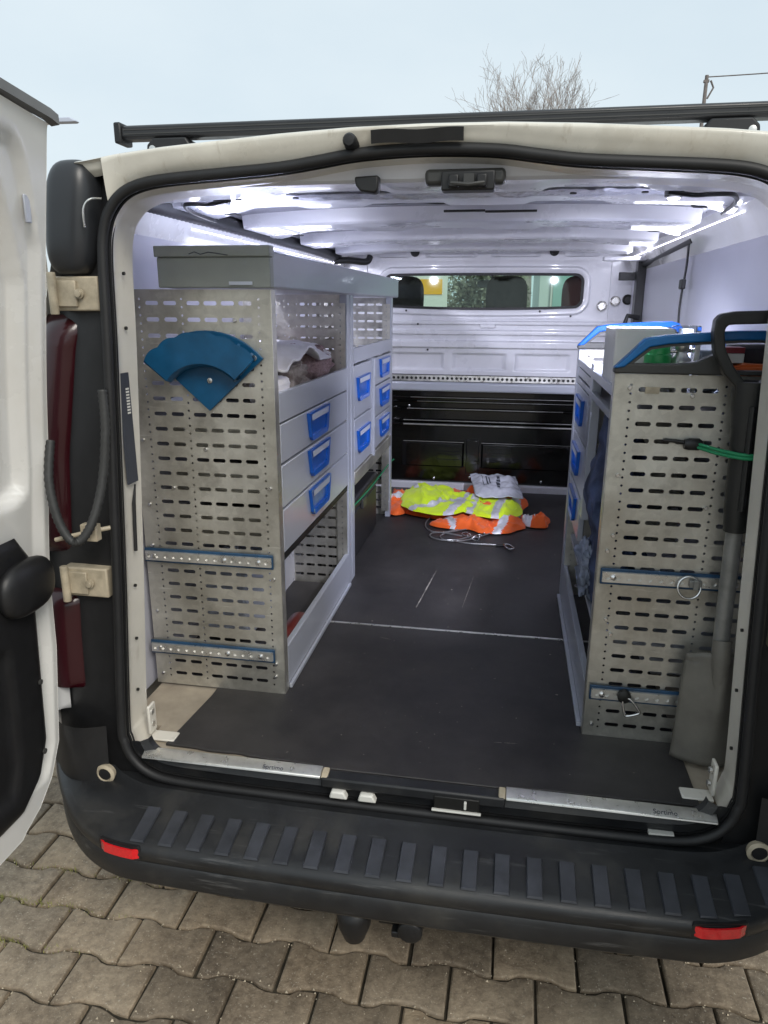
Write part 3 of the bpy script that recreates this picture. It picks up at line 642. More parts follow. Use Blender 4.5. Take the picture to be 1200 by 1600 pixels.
# ---------------------------------------------------------------- floor, walls, ceiling of the cargo bay
mb = MB(); mb.box(-.80, .80, .13, 3.7, .50, .558); mb.box(-.695, .695, .012, .1299, .50, .558); obj('cargo_floor', mb, 'floor_paint', van)
for s in (-1, 1):
    mb = MB()
    def wl(u, v):
        y = lerp(.135, 2.84, u); z = lerp(.55, 1.888, v); return (s*(.835-.018*sstep(.5, 1, v)-.012*math.sin(math.pi*v)), y, z)
    mb.grid(wl, 30, 20); obj('wall_lining', mb, 'wall_panel', van, smooth=60)
    # cant rail between lining and roof
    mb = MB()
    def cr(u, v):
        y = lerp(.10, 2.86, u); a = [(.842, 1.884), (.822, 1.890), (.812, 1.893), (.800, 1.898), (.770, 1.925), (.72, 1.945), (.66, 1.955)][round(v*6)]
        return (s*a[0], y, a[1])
    mb.grid(cr, 20, 6); obj('cant_rail', mb, 'ceil' if s < 0 else 'inner_white', van, smooth=35)  # left rail darker: its shadow and black foam put into the grey
    mb = MB(); mb.tube([(s*.812, .20+.3*k, 1.889) for k in range(10)], .009, 8); obj('lining_bead', mb, 'wall_panel', van, smooth=60)
mb = MB(); vs = []
for i in range(NL):
    nz = max(0, NRM[i][1]); a_ = off(i, -.05*(-.2+.32*nz**2)); b_ = off(i, .012+.135*(1-nz)**.8); y_ = yf(LOOP[i][1])
    vs += [(a_[0], y_+.115, a_[1]), (b_[0], y_*.4+.165, b_[1])]
fs = [(2*i, 2*((i+1) % NL), 2*((i+1) % NL)+1, 2*i+1) for i in range(NL) if LOOP[i][1] > .555 and LOOP[(i+1) % NL][1] > .555]
mb.add(vs, fs); obj('jamb_return', mb, 'jamb', van, smooth=50)
mb = MB()
def ce(u, v):
    x = lerp(-.74, .74, u); y = lerp(.10, 2.86, v); return (x, y, 1.962-.02*(abs(x)/.74)**3)
mb.grid(ce, 24, 20); obj('ceiling', mb, 'ceil', van, smooth=60)
# rear inner header rail
def rail(ya, yb, zb, zt, notches, mname, name, wave=.010, edge=.03):
    mb = MB(); N = 90
    def h(x):
        d = 0
        for a, b in notches: d = max(d, sstep(a-.02, a, x)*(1-sstep(b, b+.02, x)))
        return wave*d+.035*max(0, (abs(x)-.58)/.14)**2*0
    pr = [(ya, zt), (ya+.012, zb+.006), (ya+.02, zb), (yb-.045, zb), (yb-.02, zb+.004), (yb-.012, zt)]
    def fn(u, v):
        x = lerp(-.735, .735, u); k = round(v*5); y, z = pr[k]; d = h(x)
        if k in (3, 4): y -= d*2.2
        if k in (1, 2): z += 0
        if k in (3, 4): z += d*.5
        dip = .014*(abs(x)/.735)**3
        return (x, y, z-dip)
    mb.grid(fn, N, 5); o = obj(name, mb, mname, van, smooth=30); return o
rail(.125, .345, 1.897, 1.965, [(-.35, -.12), (.25, .45)], 'inner_white', 'header_rail')
rail(.47, .70, 1.915, 1.965, [(-.62, -.42), (-.22, -.02), (.22, .40)], 'inner_white', 'roof_rib')
rail(1.03, 1.36, 1.915, 1.965, [(-.60, -.40), (-.2, .05), (.26, .46)], 'inner_white', 'roof_rib')
rail(1.72, 2.02, 1.918, 1.965, [(-.55, -.35), (-.1, .1), (.3, .5)], 'inner_white', 'roof_rib')
rail(2.36, 2.60, 1.922, 1.965, [(-.5, -.3), (.3, .5)], 'inner_white', 'roof_rib')
mb = MB()
def foil(u, v):
    x = lerp(-.56, .52, u); y = lerp(.33, .475, v); return (x, y, 1.909-.006*(1-v)+.0045*noise.noise((x*28, y*28, 0))+.002*noise.noise((x*90, y*90, 3)))
mb.grid(foil, 200, 24); obj('foil_insulation', mb, 'silver_foil', van, smooth=80)
for xa, xb, ya, zz in ((-.10, .02, .40, 1.922), (.12, .22, .42, 1.922), (-.30, -.18, .71, 1.945), (-.05, .08, .99, 1.938), (.28, .38, .43, 1.925), (.08, .24, 1.0, 1.936)):
    mb = MB(); mb.box(xa, xb, ya, ya+.012, zz, zz+.006); obj('roof_slot', mb, 'dark', van)
for x, y, z in ((-.47, .30, 1.893), (-.33, .30, 1.894), (.30, .31, 1.894), (.45, .30, 1.892), (.005, .12, 1.905), (.145, .12, 1.905)):
    mb = MB(); mb.lathe([(.0075, 0), (.0075, -.003), (.003, -.0035)], (x, y, z), 'z', 10); obj('plug', mb, 'dark', van)
# upper latch
mb = MB(); mb.box(-.005, .155, .105, .135, 1.885, 1.915); lt = obj('upper_latch', mb, 'grip_base', van, bevel=.008)
mb = MB(); mb.box(.03, .135, .088, .13, 1.872, 1.908); mb.box(.045, .065, .075, .09, 1.876, 1.90); mb.box(.10, .12, .075, .09, 1.876, 1.90); obj('latch_body', mb, 'black_plastic', lt, bevel=.003)
mb = MB(); mb.tube([(.05, .078, 1.884), (.085, .072, 1.880), (.115, .078, 1.884)], .004, 8); mb.box(.075, .095, .074, .088, 1.884, 1.900); obj('latch_hook', mb, 'grip_base', lt, smooth=40)
mb = MB(); mb.prism([(-.150, 1.905), (-.148, 1.889), (-.138, 1.877), (-.108, 1.873), (-.100, 1.879), (-.100, 1.907)], 'y', .11, .14); obj('contact_cover', mb, 'black_plastic', van, bevel=.004)
# left duct and right conduit along the cant rails
mb = MB()
pth = [(-.735, .20, 1.905), (-.75, .45, 1.908), (-.765, .9, 1.912), (-.775, 1.5, 1.914), (-.78, 2.1, 1.914), (-.77, 2.55, 1.905)]
pp = catmull(pth, 30); mb.tube(pp, [.026+.003*(k % 2) for k in range(len(pp))], 10); obj('cable_duct', mb, 'black_plastic', van, smooth=60)
mb = MB(); mb.tube(catmull([(-.78, 2.5, 1.88), (-.70, 2.55, 1.885), (-.62, 2.6, 1.88), (-.60, 2.62, 1.91)], 6), .018, 8); obj('duct_bracket', mb, 'black_plastic', van, smooth=60)
mb = MB(); mb.tube(catmull([(.805, 1.42, 1.885), (.81, 1.8, 1.875), (.815, 2.2, 1.865), (.80, 2.48, 1.85)], 8), .016, 8); obj('runner_conduit', mb, 'black_plastic', van, smooth=60)
mb = MB(); mb.box(.775, .815, 2.42, 2.50, 1.30, 1.87); mb.box(.70, .80, 2.50, 2.53, 1.78, 1.82); mb.tube([(.80, 2.40, 1.60), (.74, 2.38, 1.61), (.73, 2.38, 1.57)], .012, 8); obj('door_runner', mb, 'black_plastic', van, bevel=.004)
mb = MB(); mb.box(.60, .82, 2.35, 2.40, 1.865, 1.885); obj('runner_bracket', mb, 'inner_white', van, bevel=.004)
# black strap on the right wall
st = thing('ratchet_strap', 'black strap with buckle hanging on the right inner wall', 'strap', (.80, 1.45, 1.45))
mb = MB()
def strap(u, v): z = lerp(1.87, 1.44, v); return (.799+.003*math.sin(9*v), 1.425+.02*u+.012*math.sin(5*v)+.03*v, z)
mb.grid(strap, 2, 24); obj('webbing', mb, 'rubber', st, solid=.004)
mb = MB(); mb.box(.785, .80, 1.415, 1.465, 1.715, 1.75); obj('buckle', mb, 'black_plastic', st, bevel=.004)
# ---------------------------------------------------------------- bulkhead
BK = 2.85
win_o = rrect(-.56, .56, 1.646, 1.826, .045, 6)
def bow(p): return (p[0], p[1]-(.014*(1-(p[0]/.56)**2) if p[1] < 1.72 else -.004*(1-(p[0]/.56)**2)))
win = [bow(p) for p in [q for a, b in zip(win_o, win_o[1:]+win_o[:1]) for q in [(lerp(a[0], b[0], k/8), lerp(a[1], b[1], k/8)) for k in range(8)]]]
def grow(d, pts=win):
    n = len(pts); o = []
    for i in range(n):
        a, b = pts[i-1], pts[(i+1) % n]; t = Vector((b[0]-a[0], b[1]-a[1])); t.normalize(); o.append((pts[i][0]+t.y*d, pts[i][1]-t.x*d))
    return o
mb = MB(); n = len(win)
levels = [(0, .025), (0, 0), (.012, -.004), (.030, -.004), (.040, .008), (.052, .008)]
vs = [];
for d, dy in levels: vs += [(p[0], BK+dy, p[1]) for p in grow(d)]
ox0, ox1, oz0, oz1 = -.66, .70, 1.575, 1.90
cx, cz = .0, 1.735
def toR(p):
    dx, dz = p[0]-cx, p[1]-cz; q = max(abs(dx)/(ox1 if dx > 0 else -ox0), abs(dz)/((oz1-cz) if dz > 0 else (cz-oz0))); return (cx+dx/q, cz+dz/q)
last = grow(.052); vs += [(toR(p)[0], BK+.004, toR(p)[1]) for p in last]
fs = []
for L in range(len(levels)):
    for i in range(n): fs.append((L*n+i, L*n+(i+1) % n, (L+1)*n+(i+1) % n, (L+1)*n+i))
mb.add(vs, fs)
bulk = obj('bulkhead', mb, 'inner_white', van, smooth=35)
mb = MB(); mb.ringprism(grow(.002), grow(-.012), 'y', BK-.007, BK+.012); obj('window_gasket', mb, 'rubber', bulk)
mb = MB(); mb.prism(grow(-.003), 'y', BK+.004, BK+.008); obj('window_pane', mb, 'glass', bulk)
def bkl(u, v):
    x = lerp(-.86, .86, u); z = lerp(1.262, 1.576, v); y = BK+.003
    y -= .014*sstep(1.545, 1.552, z)*(1-sstep(1.566, 1.572, z))
    y -= .016*(sstep(1.488, 1.496, z)*(1-sstep(1.512, 1.522, z)))
    y -= .020*(sstep(1.412, 1.422, z)*(1-sstep(1.452, 1.462, z)))
    for c in (-.36, .0, .36, .72):
        y += .016*sstep(c-.155, c-.14, x)*(1-sstep(c+.14, c+.155, x))*sstep(1.286, 1.30, z)*(1-sstep(1.375, 1.39, z))
    return (x, y, z)
mb = MB(); mb.grid(bkl, 150, 90); obj('lower_pressing', mb, 'inner_white', bulk, smooth=50)
def bku(u, v):
    x = lerp(-.86, .86, u); z = lerp(1.898, 2.0, v); y = BK+.004
    y += .012*sstep(1.915, 1.922, z)*(1-sstep(1.965, 1.972, z))*(sstep(-.60, -.59, x)*(1-sstep(-.43, -.42, x))+sstep(-.32, -.31, x)*(1-sstep(-.05, -.04, x))+sstep(.05, .06, x)*(1-sstep(.30, .31, x))+sstep(.46, .47, x)*(1-sstep(.62, .63, x)))
    return (x, y, z)
mb = MB(); mb.grid(bku, 140, 30); obj('upper_pressing', mb, 'inner_white', bulk, smooth=50)
for s, a in ((-1, -.66), (1, .70)):
    mb = MB(); mb.box(min(a, s*.86), max(a, s*.86), BK-.001, BK+.02, 1.574, 1.90); obj('side_pressing', mb, 'inner_white', bulk, bevel=.004)
for x in (-.385, .39):
    mb = MB(); mb.lathe([(.026, 0), (.026, -.008), (.018, -.012), (.002, -.010)], (x, BK+.004, 1.945), 'y', 18); obj('grommet', mb, 'rubber', bulk, smooth=40)
for x, z, m_ in ((.665, 1.655, 'alu'), (.735, 1.682, 'alu'), (.80, 1.69, 'dark')):
    mb = MB(); mb.lathe([(.028, .0), (.028, -.010), (.022, -.016), (.018, -.011), (.002, -.011)], (x, BK-.001, z), 'y', 18); obj('round_fitting', mb, m_, bulk, smooth=40)
for x, z in ((-.43, 1.625), (.33, 1.625), (.50, 1.60), (-.36, 1.55), (-.30, 1.405)):
    mb = MB(); mb.lathe([(.006, 0), (.006, -.004), (.002, -.004)], (x, BK-.012, z), 'y', 8); obj('plug', mb, 'dark', bulk)
mb = MB(); mb.box(.0, .085, BK-.018, BK, 1.531, 1.551); obj('pressed_mark', mb, 'inner_white', bulk, bevel=.003)
mb = MB(); mb.box(-.03, .05, BK-.022, BK, 1.422, 1.436); obj('pressed_mark', mb, 'inner_white', bulk, bevel=.003)
mb = MB(); mb.box(-.84, .84, BK-.055, BK+.03, 1.168, 1.222); obj('cross_beam', mb, 'grey', bulk, bevel=.012, seg=3)
mb = MB()
cols = [(-.80+.0265*k, 'hole', .0265) for k in range(61)]
def rail_sheet(mb, x0, nh, y, zc, hgt, pitch, rad, m=0):
    for k in range(nh):
        cx_ = x0+pitch*(k+.5); n_ = 8; sup = []; inn = []
        for q in range(n_):
            a = 2*math.pi*(q+.5)/n_; c, s_ = math.cos(a), math.sin(a); t = max(abs(c)/(pitch/2), abs(s_)/(hgt/2))
            sup.append((cx_+c/t, zc+s_/t)); inn.append((cx_+c*rad, zc+s_*rad))
        cor = [(cx_-pitch/2, zc-hgt/2), (cx_+pitch/2, zc-hgt/2), (cx_+pitch/2, zc+hgt/2), (cx_-pitch/2, zc+hgt/2)]
        vs_ = [(p[0], y, p[1]) for p in sup+inn+cor]; fs_ = []
        for q in range(n_):
            j = (q+1) % n_; a0, a1 = sup[q], sup[j]
            if abs(a0[0]-a1[0]) < 1e-7 or abs(a0[1]-a1[1]) < 1e-7: fs_.append((q, j, n_+j, n_+q))
            else:
                rgt = (a0[0]+a1[0])/2 > cx_; tp = (a0[1]+a1[1])/2 > zc
                fs_.append((q, 2*n_+(2 if rgt and tp else 1 if rgt else 3 if tp else 0), j, n_+j, n_+q))
        mb.add(vs_, [f[::-1] for f in fs_], m)
    return mb
mb = MB(); rail_sheet(mb, -.80, 60, BK-.036, 1.243, .034, .0265, .0085)
ar = obj('lashing_rail', mb, 'alu', bulk, solid=.004)
mb = MB(); mb.box(-.80, .79, BK-.030, BK-.004, 1.224, 1.262); obj('rail_channel', mb, 'dark', bulk)
mb = MB()
mb.box(-.84, .84, BK-.005, BK+.03, .556, .606); obj('floor_sill', mb, 'inner_white', bulk, bevel=.006)
# glossy black lower panel with pressed ledges and two vented covers
M['gloss_black'] = mat('gloss_black_panel', (.0045, .0045, .004), .16, spec=.5, coat=.35, noise_amt=.2, noise_scale=5, rough_var=.06)
def ridge(z, c, h): return sstep(c-h-.004, c-h, z)*(1-sstep(c+h, c+h+.004, z))
def lp(u, v):
    x = lerp(-.86, .86, u); z = lerp(.60, 1.172, v); y = BK+.030
    for c, h, d in ((1.122, .004, .014), (1.098, .003, .010), (1.054, .004, .016), (.984, .005, .018), (.963, .007, .026)): y -= d*ridge(z, c, h)*sstep(-.52, -.46, x)
    for x0, x1 in ((-.44, -.07), (.035, .62)):
        y -= .016*sstep(x0, x0+.008, x)*(1-sstep(x1-.008, x1, x))*sstep(.70, .708, z)*(1-sstep(.848, .856, z))
    return (x, y, z)
mb = MB(); mb.grid(lp, 150, 190); lpn = obj('lower_panel', mb, 'gloss_black', bulk, smooth=40)
for x0 in (-.235, .065):
    for z in (.812, .762):
        mb = MB(); mb.ringprism(rrect(x0-.008, x0+.153, z-.020, z+.020, .018, 4), rrect(x0, x0+.145, z-.012, z+.012, .0118, 4), 'y', BK+.0075, BK+.0135); obj('vent_slot', mb, 'gloss_black', lpn, bevel=.001)
for z, x0, x1, r, dy in ((1.124, -.40, .60, .0022, .015), (1.100, -.36, .62, .0018, .019), (1.056, -.42, .50, .0028, .013), (.986, -.44, .66, .003, .011), (.962, -.44, .66, .0055, .002), (.857, -.44, -.07, .0022, .013), (.857, .035, .62, .0022, .013)):  # pale tubes standing in for bright reflections along the ledges
    mb = MB(); mb.tube([(x0, BK+dy, z), (x1, BK+dy, z)], r, 8); obj('ridge_highlight', mb, 'shaft', lpn, smooth=60)
mb = MB(); mb.box(-.055, .02, BK+.012, BK+.029, .66, .875); obj('centre_rib', mb, 'gloss_black', lpn, bevel=.004)
for x, z in ((-.41, 1.07), (-.03, .64), (.05, .64), (-.25, .625), (.40, .63)):
    mb = MB(); mb.lathe([(.007, 0), (.007, -.004), (.003, -.006)], (x, BK+.029, z), 'y', 10); obj('panel_screw', mb, 'steel', lpn, smooth=40)
# ---------------------------------------------------------------- cab
mb = MB(); mb.add([(-.92, 4.42, 1.22), (.92, 4.42, 1.22), (.74, 3.72, 1.905), (-.74, 3.72, 1.905)], [(0, 1, 2, 3)]); obj('windscreen', mb, 'glass', van)
mb = MB()
def dash(u, v): a = [(3.95, .6), (3.98, 1.10), (4.05, 1.19), (4.45, 1.21), (4.7, 1.16), (5.2, 1.02), (5.35, .85), (5.4, .4)][round(v*7)]; return (lerp(-.93, .93, u), a[0], a[1])
mb.grid(dash, 4, 7); obj('bonnet', mb, 'white', van, smooth=40)
mb = MB(); mb.box(-.86, .86, 3.92, 4.38, .7, 1.215); obj('dashboard', mb, 'black_plastic', van, bevel=.03)
mb = MB(); mb.box(-.86, .86, 3.66, 5.0, .48, .55); obj('cab_floor', mb, 'dark', van)
for x, w_, m_ in ((-.535, .145, 'seat'), (.135, .13, 'seat'), (.60, .125, 'seat_red')):
    mb = MB()
    def head(u, v):
        a = 2*math.pi*u; b = math.pi*(v-.5)
        def sg(q, e): return math.copysign(abs(q)**e, q)
        return (x+sg(math.cos(a), .6)*sg(math.cos(b), .5)*w_, 3.36+sg(math.sin(a), .7)*sg(math.cos(b), .5)*.05, 1.70+sg(math.sin(b), .6)*.135)
    mb.grid(head, 24, 14); seat = obj('seat', MB().box(x-.23, x+.23, 3.25, 3.36, 1.0, 1.57), m_, van, bevel=.04, seg=4)
    obj('headrest', mb, m_, seat, smooth=60)
    mb = MB(); mb.box(x-.23, x+.23, 3.25, 3.75, .85, 1.02); obj('cushion', mb, m_, seat, bevel=.03)
mb = MB(); mb.prism([(p[0], p[1]) for p in rrect(-.075, .105, 1.775, 1.825, .02, 5)], 'y', 3.80, 3.825); mb.tube([(.03, 3.8, 1.82), (.03, 3.72, 1.87)], .01, 6); obj('rear_view_mirror', mb, 'grey_plastic', van, bevel=.004)
for s in (-1, 1):
    for y in (1.02, 4.5):
        mb = MB(); mb.lathe([(.20, -.10), (.30, -.105), (.325, -.08), (.325, .08), (.30, .105), (.20, .10)], (s*.80, y, .325), 'x', 32); t = obj('wheel', mb, 'rubber', van, smooth=40)
        mb = MB(); mb.lathe([(.205, -.08), (.205, .08), (.15, .10), (.03, .09)], (s*.80, y, .325), 'x', 24); obj('rim', mb, 'shaft', t, smooth=40)
for s in (-1, 1):
    mb = MB(); n_ = 14
    arc = [(1.02+.36*math.cos(math.pi*k/n_), .556+.22*math.sin(math.pi*k/n_)) for k in range(n_+1)]
    mb.prism(arc, 'x', min(s*.64, s*.83), max(s*.64, s*.83)); obj('wheel_arch', mb, 'inner_white', van, bevel=.012)
mb = MB(); mb.box(-.70, .70, .12, 3.4, .40, .49); mb.box(-.10, .10, -.02, .5, .36, .41); obj('underbody', mb, 'dark', van)
# ---------------------------------------------------------------- rear bumper
def bfront(x): 
    a = abs(x); return -.222+.010*(a/.6)**2+.24*max(0, (a-.60)/.36)**2.2
BP = [(.13, .500), (.105, .492), (.03, .478), (.010, .472), (.002, .462), (.0, .45), (.006, .432), (.010, .425), (.006, .418), (.006, .372), (.018, .357), (.06, .352), (.15, .36)]
def bmp(u, v):
    x = lerp(-.955, .955, u); k = round(v*(len(BP)-1)); dy, z = BP[k]
    a = max(0, (abs(x)-.66)/.3); dy2 = dy
    zz = z+.03*a*a*(1 if k < 6 else .8)
    yb = bfront(x)
    if k < 2: return (x*(1-.02*a), max(yb+dy, .02) if abs(x) > .8 else yb+dy+.04, zz)
    return (x*(1-.0*a), yb+dy2, zz)
mb = MB(); mb.grid(bmp, 120, len(BP)-1); bumper = obj('rear_bumper', mb, 'bumper', van, smooth=50)
mb = MB()
def shelf(u, v): x = lerp(-.86, .86, u); return (x, lerp(bfront(x)+.125, .05, v), lerp(.492, .497, v)-.004)
mb.grid(shelf, 40, 3); obj('bumper_shelf', mb, 'bumper', bumper, smooth=50)
px = -.60; k = 0
tread = None
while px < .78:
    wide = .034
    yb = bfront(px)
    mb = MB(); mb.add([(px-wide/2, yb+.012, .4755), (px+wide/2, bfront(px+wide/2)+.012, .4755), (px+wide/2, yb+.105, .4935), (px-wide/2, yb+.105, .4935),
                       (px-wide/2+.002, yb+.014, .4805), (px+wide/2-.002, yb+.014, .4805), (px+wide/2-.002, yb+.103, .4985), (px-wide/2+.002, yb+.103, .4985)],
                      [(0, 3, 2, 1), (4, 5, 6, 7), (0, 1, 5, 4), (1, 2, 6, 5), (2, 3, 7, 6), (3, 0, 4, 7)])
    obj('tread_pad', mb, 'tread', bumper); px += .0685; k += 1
for s in (-1, 1):
    xs_, zs_ = (.0, .002) if s < 0 else (.014, .003)
    mb = MB()
    def rfl(u, v, s=s):
        x = s*.642+xs_+lerp(-.050, .050, u); return (x, bfront(x)+.003-.006*min(1, min(u, 1-u)*8), zs_+lerp(.439, .463, v)+.03*(max(0, (abs(x)-.66)/.3))**2)
    mb.grid(rfl, 8, 3); obj('reflector', mb, 'reflector', bumper, solid=.004)
    mb = MB(); mb.ringprism([(p[0], p[1]) for p in rrect(s*.642-.056, s*.642+.056, .433, .4685, .006, 3)], [(p[0], p[1]) for p in rrect(s*.642-.051, s*.642+.051, .4385, .4635, .003, 3)], 'y', bfront(s*.642)+.0005, bfront(s*.642)+.02)
    mb.v = [(x+xs_, y+bfront(x+xs_)-bfront(s*.642), z+zs_) for x, y, z in mb.v]
    obj('reflector_frame', mb, 'black_plastic', bumper)
    mb = MB()
    def cor(u, v):
        z = lerp(.43, .64, v); xo = interp([(p[1], p[0]) for p in SIDE], z)+.004
        return (s*lerp(.765, xo, u), yf(z)-.020-.022*math.sin(math.pi*min(1, u*1.2))+.06*u**4, z)
    mb.grid(cor, 12, 8); obj('bumper_corner', mb, 'black_plastic', bumper, smooth=50)
# tow ball and socket under the bumper
mb = MB(); mb.lathe([(.010, -.062), (.026, -.05), (.040, -.01), (.043, .02), (.036, .04), (.02, .05)], (-.120, -.080, .222), 'z', 20); tb = obj('tow_ball_cap', mb, 'black_plastic', van, smooth=50)
mb = MB(); mb.tube([(-.118, -.075, .255), (-.08, .05, .28), (0, .2, .40)], .022, 10); mb.box(-.06, .05, -.085, -.05, .225, .345); obj('tow_arm', mb, 'dark', tb, bevel=.004)
mb = MB(); mb.lathe([(.028, 0), (.030, -.03), (.02, -.035)], (.02, -.085, .240), 'y', 14); mb.box(-.025, .0, -.11, -.085, .215, .232); obj('trailer_socket', mb, 'black_plastic', tb, bevel=.003)
# sill details: aluminium strips with lettering, clips, latch
lt_me = text_mesh('Sortimo', .016); lt_me.materials.append(M['ink'])
for x0, x1, tx in ((-.675, -.215, -.335), (.225, .685, .575)):
    mb = MB(); mb.prism([(-.020, .5615), (-.018, .567), (.000, .5745), (.014, .5748), (.016, .5615)], 'x', x0, x1); stp = obj('sill_strip', mb, 'alu', van, bevel=.0015)
    mb = MB(); c = x1 if x0 < 0 else x0; d_ = .017 if x0 < 0 else -.017; mb.prism([(-.018, .5615), (.014, .5615), (.014, .573), (.0, .572), (-.016, .566)], 'x', min(c+.001*(1 if d_ > 0 else -1), c+d_), max(c+.001*(1 if d_ > 0 else -1), c+d_)); obj('end_cap', mb, 'cream_metal', stp, bevel=.003)
    t = bpy.data.objects.new('lettering', lt_me); COL.objects.link(t); t.parent = stp; t.location = Vector((tx, -.0138, .5692))-Vector(van['_o']); t.rotation_euler = (math.atan2(.0075, .018), 0, 0); t['_o'] = (0, 0, 0)
for x in (-.17, -.10):
    mb = MB(); mb.prism([(x-.022, .518), (x-.016, .5375), (x+.014, .5375), (x+.024, .518)], 'y', -.030, -.008); obj('sill_clip', mb, 'white_plastic', van, bevel=.004)
mb = MB(); mb.box(-.214, .224, -.020, .0175, .538, .5655); obj('sill_cover', mb, 'bumper', van, bevel=.005)
mb = MB(); mb.box(.06, .165, -.024, -.012, .524, .555); ll = obj('lower_latch', mb, 'dark', van, bevel=.002)
mb = MB(); mb.box(.055, .17, -.028, -.020, .516, .521); mb.box(.13, .136, -.03, -.02, .53, .55); obj('latch_plate', mb, 'white_plastic', ll, bevel=.0015)
mb = MB(); mb.box(.545, .60, -.012, 0, .508, .516); obj('sill_label', mb, 'white_plastic', van)
# jamb sticker with printed bars, slit, screws and lashing brackets
mb = MB(); mb.box(-.7000, -.6962, .082, .128, 1.24, 1.50); stk = obj('warning_sticker', mb, 'ink', jamb)
mb = MB()
for k in range(9): mb.box(-.6961, -.6956, .108, .122, 1.405+k*.007, 1.409+k*.007)
obj('sticker_print', mb, 'white_plastic', stk)
mb = MB(); mb.tube([(-.696, .11, 1.235), (-.698, .10, 1.19), (-.702, .095, 1.07)], [.002, .0045, .0045], 6); obj('wire_tail', mb, 'rubber', jamb, smooth=60)
for s in (-1, 1):
    for z in (1.72, 1.60, .98, .84, .70):
        mb = MB(); mb.lathe([(.004, .002), (.004, -.003), (.001, -.003)], (s*interp([(.7, .718), (1.03, .707), (1.48, .696), (1.74, .692)], z), yf(z)+.06, z), 'x', 8); obj('jamb_plug', mb, 'dark', jamb)
    br = MB(); br.box(*sorted((s*.688, s*.696)), .06, .095, .575, .655); br.box(*sorted((s*.625, s*.695)), .055, .095, .562, .569)
    bo = obj('lashing_bracket', br, 'jamb', van, bevel=.003)
    for z in (.60, .635):
        mb = MB(); mb.lathe([(.008, .0), (.008, -.006), (.004, -.008)], (s*.686, .076, z), 'x', 10); obj('bolt', mb, 'alu', bo, smooth=40)

# ================================================================== roof bar
rb = thing('roof_bar', 'black roof bar on two feet across the rear of the van roof', 'roof bar', (0, .28, 1.99))
mb = MB()
bp_ = [(.262, 2.026), (.262, 2.046), (.268, 2.051), (.300, 2.051), (.306, 2.046), (.306, 2.026), (.300, 2.021), (.268, 2.021)]
mb.prism(bp_, 'x', -.725, .725); obj('bar', mb, 'bar', rb, bevel=.002)
for z in (2.0315, 2.0405):
    mb = MB(); mb.box(-.72, .72, .2605, .2621, z-.0012, z+.0012); obj('groove_strip', mb, 'grip_base', rb)
for s in (-1, 1):
    mb = MB(); mb.box(*sorted((s*.724, s*.742)), .256, .312, 2.012, 2.057); obj('end_cap', mb, 'black_plastic', rb, bevel=.004)
    mb = MB(); mb.prism([(s*.665, 1.962), (s*.660, 2.006), (s*.645, 2.020), (s*.565, 2.020), (s*.555, 2.006), (s*.55, 1.978)], 'y', .252, .318); ft = obj('foot', mb, 'black_plastic', rb, bevel=.004)
    mb = MB(); mb.lathe([(.008, 0), (.008, -.004), (.003, -.005)], (s*.645, .252, 1.996), 'y', 12); obj('bolt', mb, 'alu', ft, smooth=40)
    mb = MB(); mb.lathe([(.006, 0), (.006, -.004), (.003, -.005)], (s*.545, .262, 1.993), 'y', 12); obj('bolt', mb, 'alu', ft, smooth=40)

# ================================================================== floor mats
def ragged(x0, y0, x1, y1, n_, a_): return [(lerp(x0, x1, k/n_), lerp(y0, y1, k/n_)+a_*noise.noise((lerp(x0, x1, k/n_)*22, 3.3, 0))*math.sin(math.pi*k/n_)) for k in range(n_+1)]
fm = MB(); fm.prism(ragged(-.634, .045, -.218, .026, 24, .007)+ragged(-.214, .0195, .224, .0195, 16, .0015)+ragged(.23, .026, .668, .034, 24, .006)+[(.667, .838), (-.612, .838), (-.612, .29)], 'z', .5585, .566)
tag(obj('floor_mat', fm, 'mat', bevel=.002), 'dark floor board nearest the door sill with thin scratches', 'floor mat', 'floor boards of the cargo bay')
fm = MB(); fm.prism([(-.62, .850), (.66, .850), (.79, 1.5), (.79, 2.843), (-.79, 2.843), (-.79, 1.5)], 'z', .5585, .566)
tag(obj('floor_mat', fm, 'mat', bevel=.002), 'dark floor board reaching to the bulkhead under the hi-vis vests', 'floor mat', 'floor boards of the cargo bay')
mb = MB(); mb.box(-.61, .66, .8395, .8485, .5585, .5675); tag(obj('joint_strip', mb, 'alu', bevel=.001), 'thin aluminium strip across the joint between the two floor boards', 'joint strip')
# scuffs of dried dirt on the boards
sm = MB(); rnd = random.Random(11)
def scuff(x0, y0, x1, y1, w_):
    k = 9
    for i in range(k):
        t0, t1 = i/k, (i+1)/k
        if rnd.random() < .06: continue
        ww = w_*rnd.uniform(.4, 1.2)*math.sin(math.pi*(t0*.8+.1)); dx, dy = (y1-y0), -(x1-x0); L = math.hypot(dx, dy); dx, dy = dx/L*ww, dy/L*ww
        a = (lerp(x0, x1, t0), lerp(y0, y1, t0)); b = (lerp(x0, x1, t1), lerp(y0, y1, t1))
        sm.add([(a[0]-dx, a[1]-dy, .5665), (a[0]+dx, a[1]+dy, .5665), (b[0]+dx*rnd.uniform(.4, 1.2), b[1]+dy, .5665), (b[0]-dx, b[1]-dy*rnd.uniform(.4, 1.2), .5665)], [(0, 1, 2, 3)])
scuff(-.075, 1.42, -.11, 1.02, .0024); scuff(.085, 1.38, .06, 1.05, .0011); scuff(-.2, .75, -.16, .74, .001); scuff(.20, .2, .26, .205, .001)
